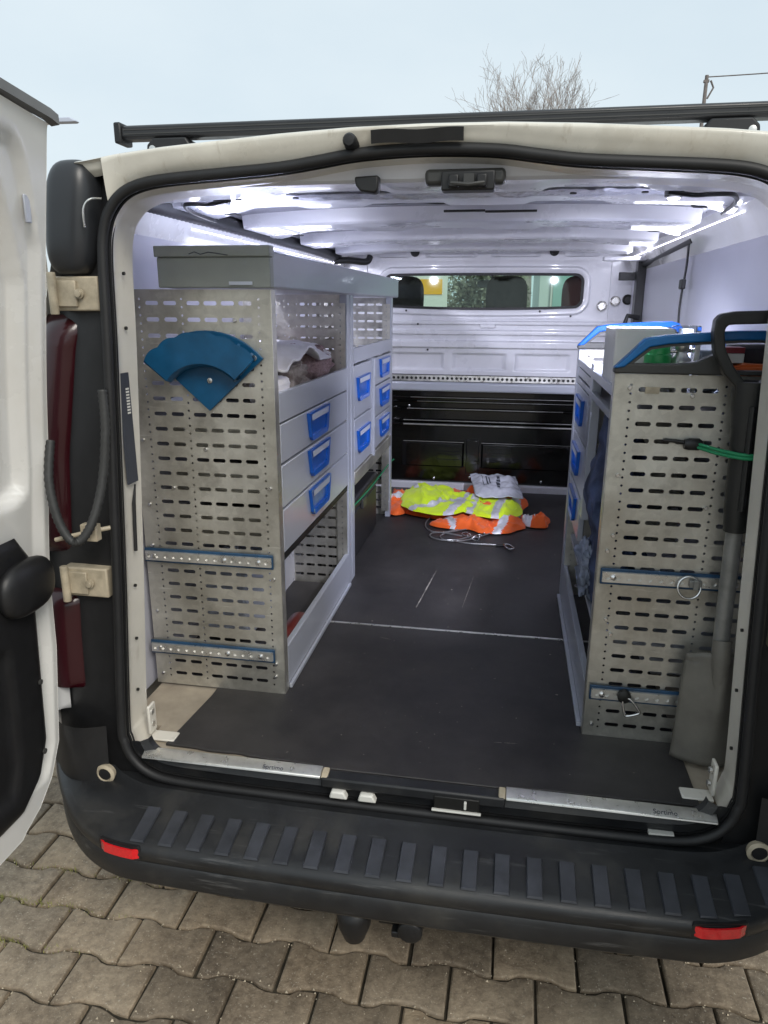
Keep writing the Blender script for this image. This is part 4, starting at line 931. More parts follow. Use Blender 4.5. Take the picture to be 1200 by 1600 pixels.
for i in range(150):
    x, y = rnd.uniform(-.42, .44), rnd.uniform(.06, 1.95)
    if .835 < y < .86: continue
    s_ = rnd.uniform(.0006, .0022) if i > 24 else rnd.uniform(.0012, .004); k = 6
    sm.add([(x+s_*rnd.uniform(.5, 1.3)*math.cos(6.283*j/k), y+s_*rnd.uniform(.5, 1.3)*math.sin(6.283*j/k), .5665) for j in range(k)], [tuple(range(k))])
tag(obj('dried_dirt', sm, [mat('dried_dirt', (.33, .30, .26), .9, noise_amt=.4, noise_scale=90)]), 'dried pale dirt specks and scrapes on the dark floor boards', 'dirt', kind='stuff')

# ================================================================== left rack
XF, XB = -.403, -.80
lr = thing('shelf_rack', 'tall left shelf rack with perforated steel sides, grey drawers and blue pulls', 'shelf rack', (-.60, 1.3, .566))
LC = [(-.756, 'hole', .014), (-.722, 'slot', .044), (-.673, 'slot', .044), (-.641, 'hole', .014), (-.610, 'slot', .044), (-.564, 'slot', .044), (-.518, 'slot', .044), (-.472, 'slot', .044), (-.436, 'hole', .014)]
for y in (.335, 1.195, 1.302, 2.235):
    mb = MB(); mb.perforated(LC, .583, .0405, 27, y, XB, XF-.001, 1.69); mb.add([(XB, y, .566), (XF-.001, y, .566), (XF-.001, y, .583), (XB, y, .583)], [(0, 1, 2, 3)]); obj('side_panel', mb, 'galv', lr, smooth='raw')
mb = MB(); mb.box(XF-.002, XF+.0005, .334, .368, .566, 1.69); mb.box(XF-.014, XF-.002, .3665, .3685, .566, 1.69); obj('front_flange', mb, 'galv', lr, bevel=.001)
mb = MB(); mb.box(XB-.001, XB+.002, .336, .37, .566, 1.69); obj('rear_flange', mb, 'galv', lr, bevel=.001)
for y in (1.190, 1.252, 2.185):
    mb = MB(); mb.box(XF-.028, XF, y, y+.048, .566, 1.69); po = obj('post', mb, 'grey', lr, bevel=.003)
# perforated inner face of posts, seen through the open bays
def hole_strip(x0, x1, y, z0, z1, pitch=.022):
    mb = MB(); n_ = int((z1-z0)/pitch)
    xm = (x0+x1)/2
    mb.perforated([(xm, 'hole', .014)], z0, pitch*2, n_//2, y, x0, x1, z1); return mb
for y in (1.186, 2.181):
    obj('hole_strip', hole_strip(XF-.045, XF-.006, y, .60, 1.66), 'galv', lr, smooth='raw')
# top tray with a lidded end
mb = MB(); mb.box(-.684, XF+.004, .345, 2.385, 1.692, 1.782); tray = obj('top_tray', mb, 'grey', lr, bevel=.006)
mb = MB(); mb.box(-.690, XF+.007, .315, .344, 1.693, 1.765); obj('tray_end', mb, 'grey_box', tray, bevel=.003)
mb = MB(); mb.box(-.694, XF+.009, .309, .344, 1.7655, 1.792); obj('tray_lid', mb, 'grey_box', tray, bevel=.003)
mb = MB(); mb.tube([(-.60, .308, 1.772), (-.585, .307, 1.777), (-.57, .308, 1.771), (-.55, .3085, 1.776), (-.52, .308, 1.772), (-.50, .308, 1.769)], .0012, 5); obj('pen_mark', mb, 'ink', tray)
mb = MB(); mb.box(-.50, -.44, .3075, .309, 1.70, 1.708); obj('pale_sticker', mb, 'label', tray)
# handles
def handle_mb(yc, zc, w_=.25, h=.086, x=XF, sgn=1):
    mb = MB(); y0, y1 = yc-w_/2, yc+w_/2; z0, z1 = zc-h/2, zc+h/2
    o = [(y0, z1), (y0+.022, z0+.012), (y0+.036, z0), (y1-.036, z0), (y1-.022, z0+.012), (y1, z1)]
    i = [(y0+.026, z1-.030), (y0+.036, z0+.020), (y0+.042, z0+.014), (y1-.042, z0+.014), (y1-.036, z0+.020), (y1-.026, z1-.030)]
    P = lambda p, d: (x+sgn*d, p[0], p[1])
    vs = [P(p, .0005) for p in o]+[P(p, .011) for p in o]+[P(p, .008) for p in i]+[P(p, .0012) for p in i]; fs = []
    for k in range(6):
        j = (k+1) % 6; fs += [(k, j, 6+j, 6+k), (6+k, 6+j, 12+j, 12+k), (12+k, 12+j, 18+j, 18+k)]
    fs.append((18, 19, 20, 21, 22, 23)); mb.add(vs, fs, 0)
    mb.add([P((y0+.02, z1-.005), .0118), P((y1-.02, z1-.005), .0118), P((y1-.026, z1-.024), .0112), P((y0+.026, z1-.024), .0112)], [(0, 1, 2, 3)], 1)
    return mb
def drawer(parent, y0, y1, z0, z1, yc=None, x=XF, sgn=1, hw=.25, depth=.32, hh=.086, zc=None):
    mb = MB(); xa, xb = sorted((x-sgn*.018, x)); mb.box(xa, xb, y0+.003, y1-.003, z0+.003, z1-.003)
    d = obj('drawer', mb, 'grey', parent, bevel=.002)
    if yc: obj('handle', handle_mb(yc, (z0+z1)/2+.006 if zc is None else zc, hw, min(hh, z1-z0-.012), x, sgn), ['blue', 'label'], d)
    xa, xb = sorted((x-sgn*.0185, x-sgn*depth)); mb = MB(); mb.box(xa, xb, y0+.012, y1-.012, z0+.012, z1-.02); obj('drawer_box', mb, 'galv', d)
    return d
def shelf(parent, y0, y1, z, lip0, lip1, x=XF, xb=XB, sgn=1):
    mb = MB(); mb.box(min(x-sgn*.003, xb), max(x-sgn*.003, xb), y0, y1, z-.004, z); sh = obj('shelf', mb, 'grey', parent, bevel=.0015)
    mb = MB(); xa, xb_ = sorted((x-sgn*.0025, x)); mb.box(xa, xb_, y0, y1, lip0, lip1); xa, xb_ = sorted((x-sgn*.014, x-sgn*.0026)); mb.box(xa, xb_, y0, y1, lip1-.002, lip1); obj('shelf_lip', mb, 'grey', sh, bevel=.0008)
    return sh
shelf(lr, .371, 1.188, 1.385, 1.352, 1.430)
for z0, z1 in ((1.238, 1.349), (1.114, 1.236), (.984, 1.112)): drawer(lr, .371, 1.187, z0, z1, .752, zc=z1-.052)
mb = MB(); mb.box(XF-.03, XF-.004, .371, 1.187, .962, .982); obj('drawer_rail', mb, 'dark', lr)
shelf(lr, 1.304, 2.183, 1.452, 1.436, 1.493)
for z0, z1 in ((1.222, 1.430), (1.012, 1.219)): drawer(lr, 1.304, 1.682, z0, z1, 1.47, hh=.095)
mb = MB(); mb.box(XF-.03, XF+.010, 1.684, 1.706, 1.0, 1.434); obj('divider', mb, 'grey', lr, bevel=.002)
for z0, z1 in ((1.308, 1.432), (1.168, 1.306), (1.024, 1.166)): drawer(lr, 1.708, 2.182, z0, z1, 1.945, x=XF+.006)
mb = MB(); mb.box(XF-.032, XF+.003, 1.301, 2.184, .955, 1.008); obj('cross_rail', mb, 'galv', lr, bevel=.003)
mb = MB(); mb.box(XF-.0028, XF, .371, 1.187, .580, .700); mb.box(XF-.018, XF-.003, .371, 1.187, .696, .7); mb.box(XF, XF+.009, .371, 1.187, .567, .5797); obj('kick_panel', mb, 'grey', lr, bevel=.0012)
mb = MB(); mb.box(XB, XF-.02, .38, 1.18, .567, .575); obj('bay_liner', mb, 'mat', lr)
for x, z in ((-.778, 1.30), (-.778, 1.00), (-.775, 1.12), (-.70, 1.17), (-.425, 1.18), (-.428, .66), (-.78, 1.68), (-.50, 1.615), (-.78, .80), (-.778, .60), (-.425, .92), (-.43, .62), (-.60, 1.28)):
    mb = MB(); mb.lathe([(.006, 0), (.006, -.003), (.004, -.0055), (.001, -.0055)], (x, .334, z), 'y', 8); obj('screw', mb, 'steel', lr, smooth=40)
def track(parent, x0, x1, y, zc, pitch=.0245):
    """blue-backed aluminium lashing track"""
    mb = MB(); mb.box(x0, x1, y-.006, y, zc-.021, zc+.021); b = obj('track_backing', mb, 'blue_rail', parent, bevel=.002)
    mb = MB(); n_ = int((x1-x0-.01)/pitch)
    def top(k, s_): return zc+s_*(.0145)
    rail_sheet(mb, x0+.005, n_, y-.0105, zc, .026, pitch, .0062); obj('track', mb, 'alu', b, solid=.003)
    mb = MB(); mb.box(x0+.004, x1-.004, y-.0082, y-.006, zc-.0135, zc+.0135); obj('track_floor', mb, 'alu', b)
    for q in (x0+.03, (x0+x1)/2+.05, x1-.04):
        mb = MB(); mb.lathe([(.007, 0), (.007, -.004), (.003, -.006)], (q, y-.011, zc), 'y', 10); obj('track_screw', mb, 'steel', b, smooth=40)
track(lr, -.800, -.422, .331, .973); track(lr, -.806, -.428, .331, .688)

# blue fan-shaped hose holder
bf = thing('hose_holder', 'dark blue plastic fan-shaped holder screwed to the left perforated panel', 'holder', (-.575, .33, 1.385))
cx0, cz0 = -.578, 1.385
def pol(r, a, y): return (cx0+r*math.sin(R(a)), y, cz0+r*math.cos(R(a)))
mb = MB(); poly = [(cx0, cz0)]+[(cx0+.205*math.sin(R(a)), cz0+.205*math.cos(R(a))) for a in range(-48, 50, 6)]
mb.prism(poly, 'y', .324, .331); obj('back_plate', mb, 'blue_fan', bf, bevel=.002)
mb = MB()
def ledge(u, v):
    a = lerp(-50, 46, u); k = round(v*5)
    r, y = [(.122, .323), (.118, .296), (.126, .284), (.196, .282), (.180, .290), (.140, .296)][k]
    r += (.006*abs(math.sin(u*math.pi*6)) if k >= 3 else 0)
    return pol(r, a, y)
mb.grid(ledge, 72, 5); obj('hose_ledge', mb, 'blue_fan', bf, smooth=45, solid=.004)
for k in range(8):
    a = -44+k*12
    mb = MB(); mb.add([pol(.126, a-1.1, .322), pol(.126, a+1.1, .322), pol(.196, a+1.1, .322), pol(.196, a-1.1, .322), pol(.126, a-1.1, .299), pol(.126, a+1.1, .299), pol(.172, a+1.1, .299), pol(.172, a-1.1, .299)],
        [(0, 1, 2, 3), (4, 7, 6, 5), (0, 4, 5, 1), (1, 5, 6, 2), (2, 6, 7, 3), (3, 7, 4, 0)]); obj('rib', mb, 'blue_fan', bf)
for a in (-40, 43, 5):
    q = pol(.19 if a != 5 else .08, a, .322); mb = MB(); mb.lathe([(.007, .001), (.007, -.002), (.003, -.003)], q, 'y', 10); obj('screw', mb, 'steel', bf, smooth=40)

# ================================================================== right rack
XR, XRB = .428, .785
rr = thing('shelf_rack', 'lower right rack with perforated steel end panel and blue grips on top', 'shelf rack', (.60, .75, .566))
RC = [(.466, 'hole', .014), (.500, 'slot', .044), (.546, 'slot', .044), (.592, 'slot', .044), (.638, 'slot', .044), (.671, 'hole', .014), (.706, 'slot', .044), (.752, 'slot', .044)]
for y in (.280, 1.262):
    mb = MB(); mb.perforated(RC, .583, .0395, 23, y, XR+.001, XRB, 1.506); mb.add([(XR+.001, y, .566), (XRB, y, .566), (XRB, y, .583), (XR+.001, y, .583)], [(0, 1, 2, 3)]); obj('side_panel', mb, 'galv', rr, smooth='raw')
mb = MB(); mb.box(XR-.0005, XR+.002, .279, .312, .566, 1.506); mb.box(XR+.002, XR+.014, .3105, .3125, .566, 1.506); obj('front_flange', mb, 'galv', rr, bevel=.001)
mb = MB(); mb.box(XR, XR+.028, 1.225, 1.285, .566, 1.506); obj('post', mb, 'grey', rr, bevel=.003)
mb = MB(); mb.box(XR+.002, XR+.03, .742, .806, 1.02, 1.492); obj('post', mb, 'grey', rr, bevel=.003)
obj('hole_strip', hole_strip(XR+.006, XR+.05, 1.221, .60, 1.48), 'galv', rr, smooth='raw')
def top_grip(y):
    ya, yb = y-.020, y+.016
    mb = MB(); mb.prism([(.424, 1.508), (.424, 1.518), (.445, 1.530), (.56, 1.5305), (.60, 1.536), (.632, 1.552), (.648, 1.556), (.662, 1.545), (.67, 1.518), (.79, 1.518), (.79, 1.508)], 'y', ya+.004, yb); g = obj('grip_base', mb, 'grip_base', rr, bevel=.003)
    top = [(.422, 1.519), (.455, 1.553), (.486, 1.586), (.53, 1.5935), (.60, 1.599), (.68, 1.604), (.735, 1.605), (.760, 1.598), (.784, 1.568)]
    bot = [(.445, 1.522), (.470, 1.545), (.496, 1.567), (.535, 1.574), (.60, 1.579), (.68, 1.584), (.728, 1.585), (.744, 1.580), (.764, 1.562)]
    mb = MB(); mb.prism(top+bot[::-1], 'y', ya, yb-.002); obj('grip', mb, 'blue_grip' if y < .6 else 'blue', g, bevel=.004, seg=3)
    b2 = [(x_+.004, z_-.006) for x_, z_ in bot]; mb = MB(); mb.prism([(x_, z_-.001) for x_, z_ in bot]+b2[::-1], 'y', ya+.006, yb-.006); obj('grip_lining', mb, 'grip_base', g)
top_grip(.284); top_grip(1.266)
shelf(rr, .314, 1.223, 1.458, 1.452, 1.474, x=XR+.001, xb=XRB, sgn=-1)
shelf(rr, .314, 1.223, 1.400, 1.396, 1.414, x=XR+.001, xb=XRB, sgn=-1)
for z0, z1 in ((1.236, 1.394), (1.070, 1.232), (.925, 1.066)): drawer(rr, .81, 1.222, z0, z1, 1.02, x=XR+.002, sgn=-1, hw=.22, depth=.30)
drawer(rr, .81, 1.222, 1.416, 1.450, None, x=XR+.003, sgn=-1, depth=.3)
mb = MB(); mb.box(XR, XR+.0028, .314, 1.222, .580, .70); mb.box(XR+.003, XR+.018, .314, 1.222, .696, .7); mb.box(XR-.012, XR, .314, 1.222, .567, .5797); obj('kick_panel', mb, 'grey', rr, bevel=.0012)
mb = MB(); mb.box(XR+.02, XRB, .32, 1.21, .815, .830); obj('lower_shelf', mb, 'grey', rr)
mb = MB(); mb.box(XRB-.004, XRB, .32, 1.21, .57, 1.45); obj('back_sheet', mb, 'grey', rr)
track(rr, .436, .785, .276, 1.017); track(rr, .436, .785, .276, .697)
for x, z in ((.463, 1.475), (.455, 1.27), (.458, 1.12), (.46, .90), (.60, 1.46), (.475, .86), (.45, .60), (.66, 1.20), (.448, 1.08)):
    mb = MB(); mb.lathe([(.0055, 0), (.0055, -.003), (.004, -.005), (.001, -.005)], (x, .279, z), 'y', 8); obj('screw', mb, 'steel', rr, smooth=40)
mb = MB(); mb.box(.497, .528, .2765, .2785, 1.463, 1.478); obj('inspection_sticker', mb, 'cream_metal', rr)
# lashing rings clipped into the tracks
lrg = thing('lashing_ring', 'round steel lashing ring on the upper track of the right rack', 'lashing ring', (.636, .255, 1.005), 'lashing rings')
mb = MB(); mb.tube([(.640+.026*math.cos(6.283*k/24), .252+.006*math.sin(6.283*k/24), 1.008+.026*math.sin(6.283*k/24)) for k in range(24)], .003, 8, 0, True); obj('ring', mb, 'steel', lrg, smooth=60)
mb = MB(); mb.box(.640, .668, .250, .264, 1.008, 1.026); mb.box(.648, .66, .243, .25, 1.005, 1.03); obj('clip', mb, 'shaft', lrg, bevel=.002)
lrg = thing('lashing_ring', 'steel triangle lashing ring on the lower track of the right rack', 'lashing ring', (.525, .255, .69), 'lashing rings')
mb = MB(); mb.tube(catmull([(.517, .252, .694), (.535, .250, .697), (.558, .246, .668), (.554, .246, .660), (.530, .246, .652), (.523, .247, .658)], 4, True), .0032, 8, 0, True); obj('ring', mb, 'steel', lrg, smooth=60)
mb = MB(); mb.lathe([(.017, 0), (.017, -.014), (.009, -.018), (.002, -.018)], (.52, .266, .700), 'y', 14); obj('stud', mb, 'dark', lrg, smooth=40)

# ------------------------------------------------------------------ shovel
sv = thing('shovel', 'shovel with black D-grip and grey blade standing against the right rack', 'shovel', (.715, .20, .567))
class SMB(MB):
    def add(s, verts, faces, m=0): return MB.add(s, [(p[0], p[1], p[2]) for p in verts], faces, m)
ys = .225
mb = SMB()
o_ = [(.611, 1.600), (.612, 1.628), (.622, 1.640), (.65, 1.645), (.76, 1.649), (.786, 1.643), (.797, 1.630), (.797, 1.600), (.790, 1.560), (.765, 1.515), (.742, 1.490), (.738, 1.450), (.672, 1.450), (.668, 1.490), (.643, 1.515), (.618, 1.560)]
i_ = [(.633, 1.600), (.634, 1.612), (.640, 1.617), (.65, 1.618), (.76, 1.622), (.768, 1.621), (.774, 1.615), (.775, 1.600), (.769, 1.566), (.750, 1.532), (.730, 1.508), (.722, 1.500), (.688, 1.500), (.680, 1.508), (.660, 1.532), (.640, 1.566)]
mb.ringprism(o_, i_, 'y', ys-.018, ys+.014); obj('d_grip', mb, 'shovel_black', sv, bevel=.007, seg=3)
mb = SMB(); mb.tube([(.704, ys, 1.50), (.704, ys, 1.455), (.707, ys-.002, 1.38), (.711, ys-.004, 1.22), (.713, ys-.005, 1.165)], [.038, .036, .030, .028, .025], 16); mb.tube([(.704, ys-.034, 1.45), (.711, ys-.034, 1.22)], .008, 6); obj('socket', mb, 'shovel_black', sv, smooth=60)
mb = SMB(); mb.tube([(.712, ys-.005, 1.19), (.714, ys-.012, .98), (.716, ys-.018, .83)], .0185, 14); obj('shaft', mb, 'shaft', sv, smooth=60)
mb = SMB()
def blade(u, v):
    z = lerp(.868, .572, v); w_ = lerp(.105, .120, v); x = lerp(.722-w_*.72, .722+w_*.72, u)
    c = (u-.5)*2; return (x, ys-.02+.022*c*c-.012*sstep(0, .5, v)*(1-c*c)-.03*(1-v)*math.exp(-(c*4)**2)+.02*(1-v)*0-.01*v, z-.02*(c*c)*(1 if v < .1 else 0)-.012*math.sin(c*2)*(1-v)*0)
mb.grid(blade, 24, 24); obj('blade', mb, 'shovel_grey', sv, smooth=60, solid=.005)
mb = SMB(); mb.tube([(.716, ys-.022, .90), (.716, ys-.034, .86), (.72, ys-.036, .76), (.721, ys-.03, .70)], [.021, .022, .013, .004], 12); obj('blade_socket', mb, 'shovel_grey', sv, smooth=60)
bc = thing('bungee_cord', 'green elastic cord holding the shovel to the right rack', 'cord', (.66, .23, 1.35))
mb = MB(); mb.tube(catmull([(.612, .268, 1.356), (.65, .225, 1.350), (.695, .188, 1.346), (.735, .185, 1.345), (.785, .15, 1.346)], 6), .004, 8); mb.tube(catmull([(.612, .266, 1.349), (.65, .222, 1.342), (.695, .186, 1.339), (.735, .183, 1.338), (.785, .15, 1.338)], 6), .004, 8); obj('elastic', mb, 'green', bc, smooth=60)
mb = MB(); mb.lathe([(.011, -.02), (.014, -.01), (.014, .012), (.008, .02)], (.612, .266, 1.352), 'x', 12); mb.tube([(.60, .27, 1.354), (.575, .272, 1.357), (.548, .276, 1.358)], .0045, 8); obj('hook', mb, 'black_plastic', bc, smooth=50)
mb = MB(); mb.lathe([(.012, -.012), (.016, -.006), (.016, .014), (.008, .018)], (.742, .178, 1.342), 'x', 12); obj('cord_stop', mb, 'black_plastic', bc, smooth=50)

# ------------------------------------------------------------------ things on top of the right rack
wb = MB(); wb.box(.437, .575, .40, .60, 1.459, 1.603)
tag(obj('white_carton', wb, 'cardboard_white', bevel=.004), 'tall white carton standing on the right rack between the blue grips', 'carton')
gb = thing('green_bottle', 'bottle with bright green cap on the right rack shelf', 'bottle', (.53, .36, 1.459))
mb = MB(); mb.lathe([(.030, 1.459), (.031, 1.47), (.030, 1.515), (.020, 1.525)], (.532, .362, 0), 'z', 20); obj('body', mb, 'white_plastic', gb, smooth=45)
mb = MB(); mb.lathe([(.026, 1.520), (.031, 1.523), (.031, 1.545), (.027, 1.548), (.027, 1.565), (.024, 1.570), (.006, 1.571)], (.532, .362, 0), 'z', 20); obj('cap', mb, 'green_cap', gb, smooth=40)
sg = thing('metal_valve', 'small grey metal valve bottle beside the green cap on the right rack', 'valve', (.585, .36, 1.459))
mb = MB(); mb.lathe([(.021, 1.459), (.022, 1.50), (.022, 1.535), (.014, 1.545), (.012, 1.552), (.016, 1.556), (.016, 1.566), (.008, 1.572)], (.585, .362, 0), 'z', 18); obj('body', mb, 'alu', sg, smooth=45)
mb = MB(); mb.tube([(.557, .36, 1.553), (.613, .36, 1.556)], .005, 8); mb.tube([(.572, .352, 1.572), (.598, .352, 1.577)], .005, 8); obj('tap', mb, 'steel', sg, smooth=45)
cb = thing('clear_box', 'clear plastic box with a white scale behind the right blue grip', 'box', (.645, .37, 1.459))
mb = MB(); mb.box(.622, .676, .345, .42, 1.4595, 1.578); obj('case', mb, 'jar_glass', cb, bevel=.004)
mb = MB(); mb.box(.628, .670, .36, .41, 1.461, 1.555); obj('contents', mb, 'label', cb, bevel=.003)
mb = MB(); mb.box(.610, .620, .342, .352, 1.4595, 1.575); obj('scale', mb, 'white_plastic', cb, bevel=.002)
cj = thing('clear_tub', 'clear square tub standing above the right blue grip against the wall', 'tub', (.66, .62, 1.459))
mb = MB(); mb.box(.615, .680, .60, .66, 1.4595, 1.606); obj('body', mb, 'jar_glass', cj, bevel=.004)
mb = MB(); mb.box(.635, .66, .598, .662, 1.461, 1.598); obj('insert', mb, 'label', cj, bevel=.003)
oc = thing('orange_tool', 'orange and black hand tool lying on the right rack behind the shovel grip', 'tool', (.74, .38, 1.459))
mb = MB(); mb.prism([(.682, 1.520), (.70, 1.503), (.735, 1.4945), (.79, 1.500), (.792, 1.525)], 'y', .315, .37); mb.prism([(.684, 1.524), (.72, 1.53), (.79, 1.527), (.79, 1.521), (.684, 1.521)], 'y', .32, .36); obj('shell', mb, 'orange', oc, bevel=.004)
mb = MB(); mb.box(.69, .79, .375, .45, 1.4595, 1.57); obj('grip', mb, 'black_plastic', oc, bevel=.01)
rc = thing('small_carton', 'small red and white carton seen through the shovel grip', 'carton', (.69, .33, 1.53))
mb = MB(); mb.box(.668, .712, .325, .37, 1.531, 1.552); obj('lower_half', mb, 'white_plastic', rc, bevel=.001)
mb = MB(); mb.box(.668, .712, .325, .37, 1.5525, 1.566); obj('lid', mb, mat('carton_red', (.22, .012, .02), .4), rc, bevel=.001)
# ------------------------------------------------------------------ soft things
def blob(fn, nu=48, nv=32):
    mb = MB(); mb.grid(fn, nu, nv); return mb
def lump(c, r, amp, fr, seed, e=.8, flat=None):
    c = Vector(c)
    def fn(u, v):
        a = 2*math.pi*u; b = math.pi*(v-.5)
        def sg(q, k): return math.copysign(abs(q)**k, q)
        d = Vector((sg(math.cos(a), e)*sg(math.cos(b), e), sg(math.sin(a), e)*sg(math.cos(b), e), sg(math.sin(b), e)))
        nn = noise.noise((d.x*fr+seed, d.y*fr, d.z*fr))+.5*noise.noise((d.x*fr*2.3, d.y*fr*2.3+seed, d.z*fr*2.3))
        rid = abs(noise.noise((d.x*fr*1.4+seed*2, d.y*fr*1.4, d.z*fr*1.4)))
        k = 1+amp*nn-amp*.9*(1-min(1, rid*5))*.6
        p = Vector((d.x*r[0]*k, d.y*r[1]*k, d.z*r[2]*k))+c
        if flat is not None: p.z = max(p.z, flat)
        return p
    return fn
tag(obj('rolled_blanket', blob(lump((-.575, .99, 1.455), (.15, .17, .070), .12, 2.4, 3, .7, 1.386)), 'fur', smooth=70), 'brown mottled fleece blanket at the far end of the open left shelf', 'blanket')
tag(obj('striped_towel', blob(lump((-.555, .66, 1.445), (.13, .15, .062), .2, 2.6, 9, .6, 1.386)), 'towel_brown', smooth=70), 'dark brown striped towel folded under the white cloth', 'towel')
tag(obj('white_roll', blob(lump((-.46, .47, 1.425), (.045, .09, .040), .1, 2.2, 5, .7, 1.386)), 'cloth_white', smooth=70), 'grey white cloth roll at the near end of the left shelf', 'cloth roll')
def drape(u, v):
    x = lerp(-.75, -.418, u); y = lerp(.44, 1.04, v)
    e = min(u, 1-u, v, 1-v)
    base = 1.532+.012*math.sin(v*5+1)-.04*max(0, (.2-v)/.2)-.05*sstep(.75, 1, u)*(.5+.5*math.sin(v*9))
    z = base+.018*noise.noise((x*9, y*9, 1))+.010*abs(noise.noise((x*22, y*16, 4)))
    x += .02*noise.noise((y*14, 2, u*3)); y += .03*noise.noise((x*14, 7, v*2))
    return (x, y, max(z, 1.40))
mb = MB(); mb.grid(drape, 60, 70); tag(obj('white_cloth', mb, 'cloth_white', smooth=70, solid=.006), 'crumpled white cotton cloth draped over the blankets on the left shelf', 'cloth')
def jacket(u, v):
    a = 2*math.pi*u; z = lerp(1.385, .835, v)
    prof = math.sin(math.pi*min(1, max(0, v*.94+.03)))**.35
    k = 1+.30*noise.noise((math.cos(a)*1.6, math.sin(a)*1.6+4, z*11))+.22*noise.noise((math.cos(a)*4, math.sin(a)*4, z*22+3))
    return (.490+.060*prof*k*math.cos(a)+.012*math.sin(z*26), .52+.20*prof*k*math.sin(a), z)
wj = thing('work_jacket', 'dark navy work jacket stuffed into the open side of the right rack', 'jacket', (.52, .52, .925))
obj('jacket_body', blob(jacket, 80, 90), 'navy', wj, smooth=70)
obj('sleeve', blob(lump((.452, .58, .930), (.040, .13, .075), .35, 2.5, 4)), 'navy_pale', wj, smooth=70)
obj('sleeve', blob(lump((.462, .60, 1.150), (.034, .10, .055), .35, 2.5, 8)), 'navy_pale', wj, smooth=70)
# below the left drawers
can = thing('spray_can', 'dark red can lying in the bottom bay of the left rack', 'can', (-.455, .52, .575))
mb = MB(); mb.lathe([(.036, -.09), (.039, -.085), (.039, .10), (.03, .12), (.012, .125)], (-.452, .56, .640), 'y', 20); obj('body', mb, 'can_red', can, smooth=45)
mb = MB(); mb.lathe([(.034, .0), (.036, -.004), (.030, -.006), (.026, -.002), (.002, -.001)], (-.452, .469, .640), 'y', 20); obj('rim', mb, 'alu', can, smooth=45)
gc = thing('grey_canister', 'pale grey plastic canister at the back of the bottom left bay', 'canister', (-.66, .82, .575))
mb = MB(); mb.prism([(.62, .576), (1.05, .576), (1.05, .80), (1.0, .84), (.66, .84), (.62, .80)], 'x', -.77, -.62); obj('body', mb, 'label', gc, bevel=.012)
mb = MB(); mb.tube([(-.695, .72, .84), (-.695, .74, .875), (-.695, .88, .875), (-.695, .90, .84)], .012, 8); obj('carry_handle', mb, 'label', gc, smooth=60)
bk = thing('black_case', 'black plastic case on the floor under the far left drawers', 'case', (-.60, 1.7, .567))
mb = MB(); mb.box(-.76, -.445, 1.36, 2.02, .567, .79); obj('body', mb, 'case_black', bk, bevel=.012)
mb = MB(); mb.box(-.765, -.438, 1.355, 2.025, .792, .85); obj('lid', mb, 'case_black', bk, bevel=.014)
mb = MB(); mb.box(-.445, -.432, 1.62, 1.70, .765, .81); obj('catch', mb, 'grip_base', bk, bevel=.003)
bc2 = thing('bungee_cord', 'thin green cord stretched across the opening below the far left drawers', 'cord', (-.42, 1.8, .86))
mb = MB(); mb.tube(catmull([(-.412, 1.32, .862), (-.415, 1.7, .846), (-.412, 2.2, .852), (-.402, 2.3, .856)], 6), .0035, 6); obj('elastic', mb, 'green', bc2, smooth=60)

# ------------------------------------------------------------------ hi-vis vests, bag, wire rope
def cloth_pile(outline, h, seed, fr=9., strips=(), zbase=.567, curl=.0):
    """closed rumpled cloth over an outline; returns (fabric, strip) meshes"""
    cxx = sum(p[0] for p in outline)/len(outline); cyy = sum(p[1] for p in outline)/len(outline)
    ring = catmull([(p[0], p[1], 0) for p in outline], 8, True); n_ = len(ring); NR = 34
    A_, B_ = MB(), MB(); vs = []
    for j in range(NR+1):
        r = j/NR
        for q in ring:
            x = lerp(cxx, q.x, r); y = lerp(cyy, q.y, r)
            f = noise.noise((x*fr, y*fr*.8, seed)); g = 1-abs(noise.noise((x*fr*.9+seed, y*fr*.6, seed*2)))*2.2; k = noise.noise((x*fr*3, y*fr*3, seed+5))
            edge = (1-r**5)
            z = zbase+.003+(h*(.55+.6*f)+.020*max(0, g)**3+.005*k+.012*max(0, 1-abs(noise.noise((x*fr*1.6, y*fr*1.0+seed, 3)))*5))*edge**.7+.004*(1-edge)
            wob = .012*noise.noise((x*20, y*20, seed+9))
            vs.append((x+wob, y+.012*noise.noise((x*20, y*20, seed+29)), max(z, zbase+.002)))
    def is_strip(x, y):
        for si, (ax, ay, ang, wd) in enumerate(strips):
            d = -(x-ax)*math.sin(R(ang))+(y-ay)*math.cos(R(ang))
            if abs(d+.015*math.sin(6*x+4*y)) < wd: return si
        return -1
    fl = [[] for _ in range(len(strips)+1)]
    for j in range(NR):
        for i in range(n_):
            f = (j*n_+i, j*n_+(i+1) % n_, (j+1)*n_+(i+1) % n_, (j+1)*n_+i)
            c = vs[f[0]]; fl[is_strip(c[0], c[1])].append(f)
    out_ = []
    for ff in [fl[-1]]+fl[:-1]:
        mbx = MB(); out_.append(mbx)
        used = sorted(set(v for f in ff for v in f)); mp = {v: k for k, v in enumerate(used)}
        if used: mbx.add([vs[v] for v in used], [tuple(mp[v] for v in f) for f in ff])
    return out_[0], out_[1:]
ov = thing('orange_vest', 'orange hi-vis vest crumpled around and under the yellow one', 'vest', (.0, 2.4, .567))
def soft(parent, name, outline, h, seed, fr, strips, zb, mname):
    A_, B_ = cloth_pile(outline, h, seed, fr, strips, zb)
    p_ = obj(name, A_, mname, parent, smooth=60)
    for b_ in B_:
        if b_.f: obj('reflective_strip', b_, 'hv_silver', p_, smooth=60)
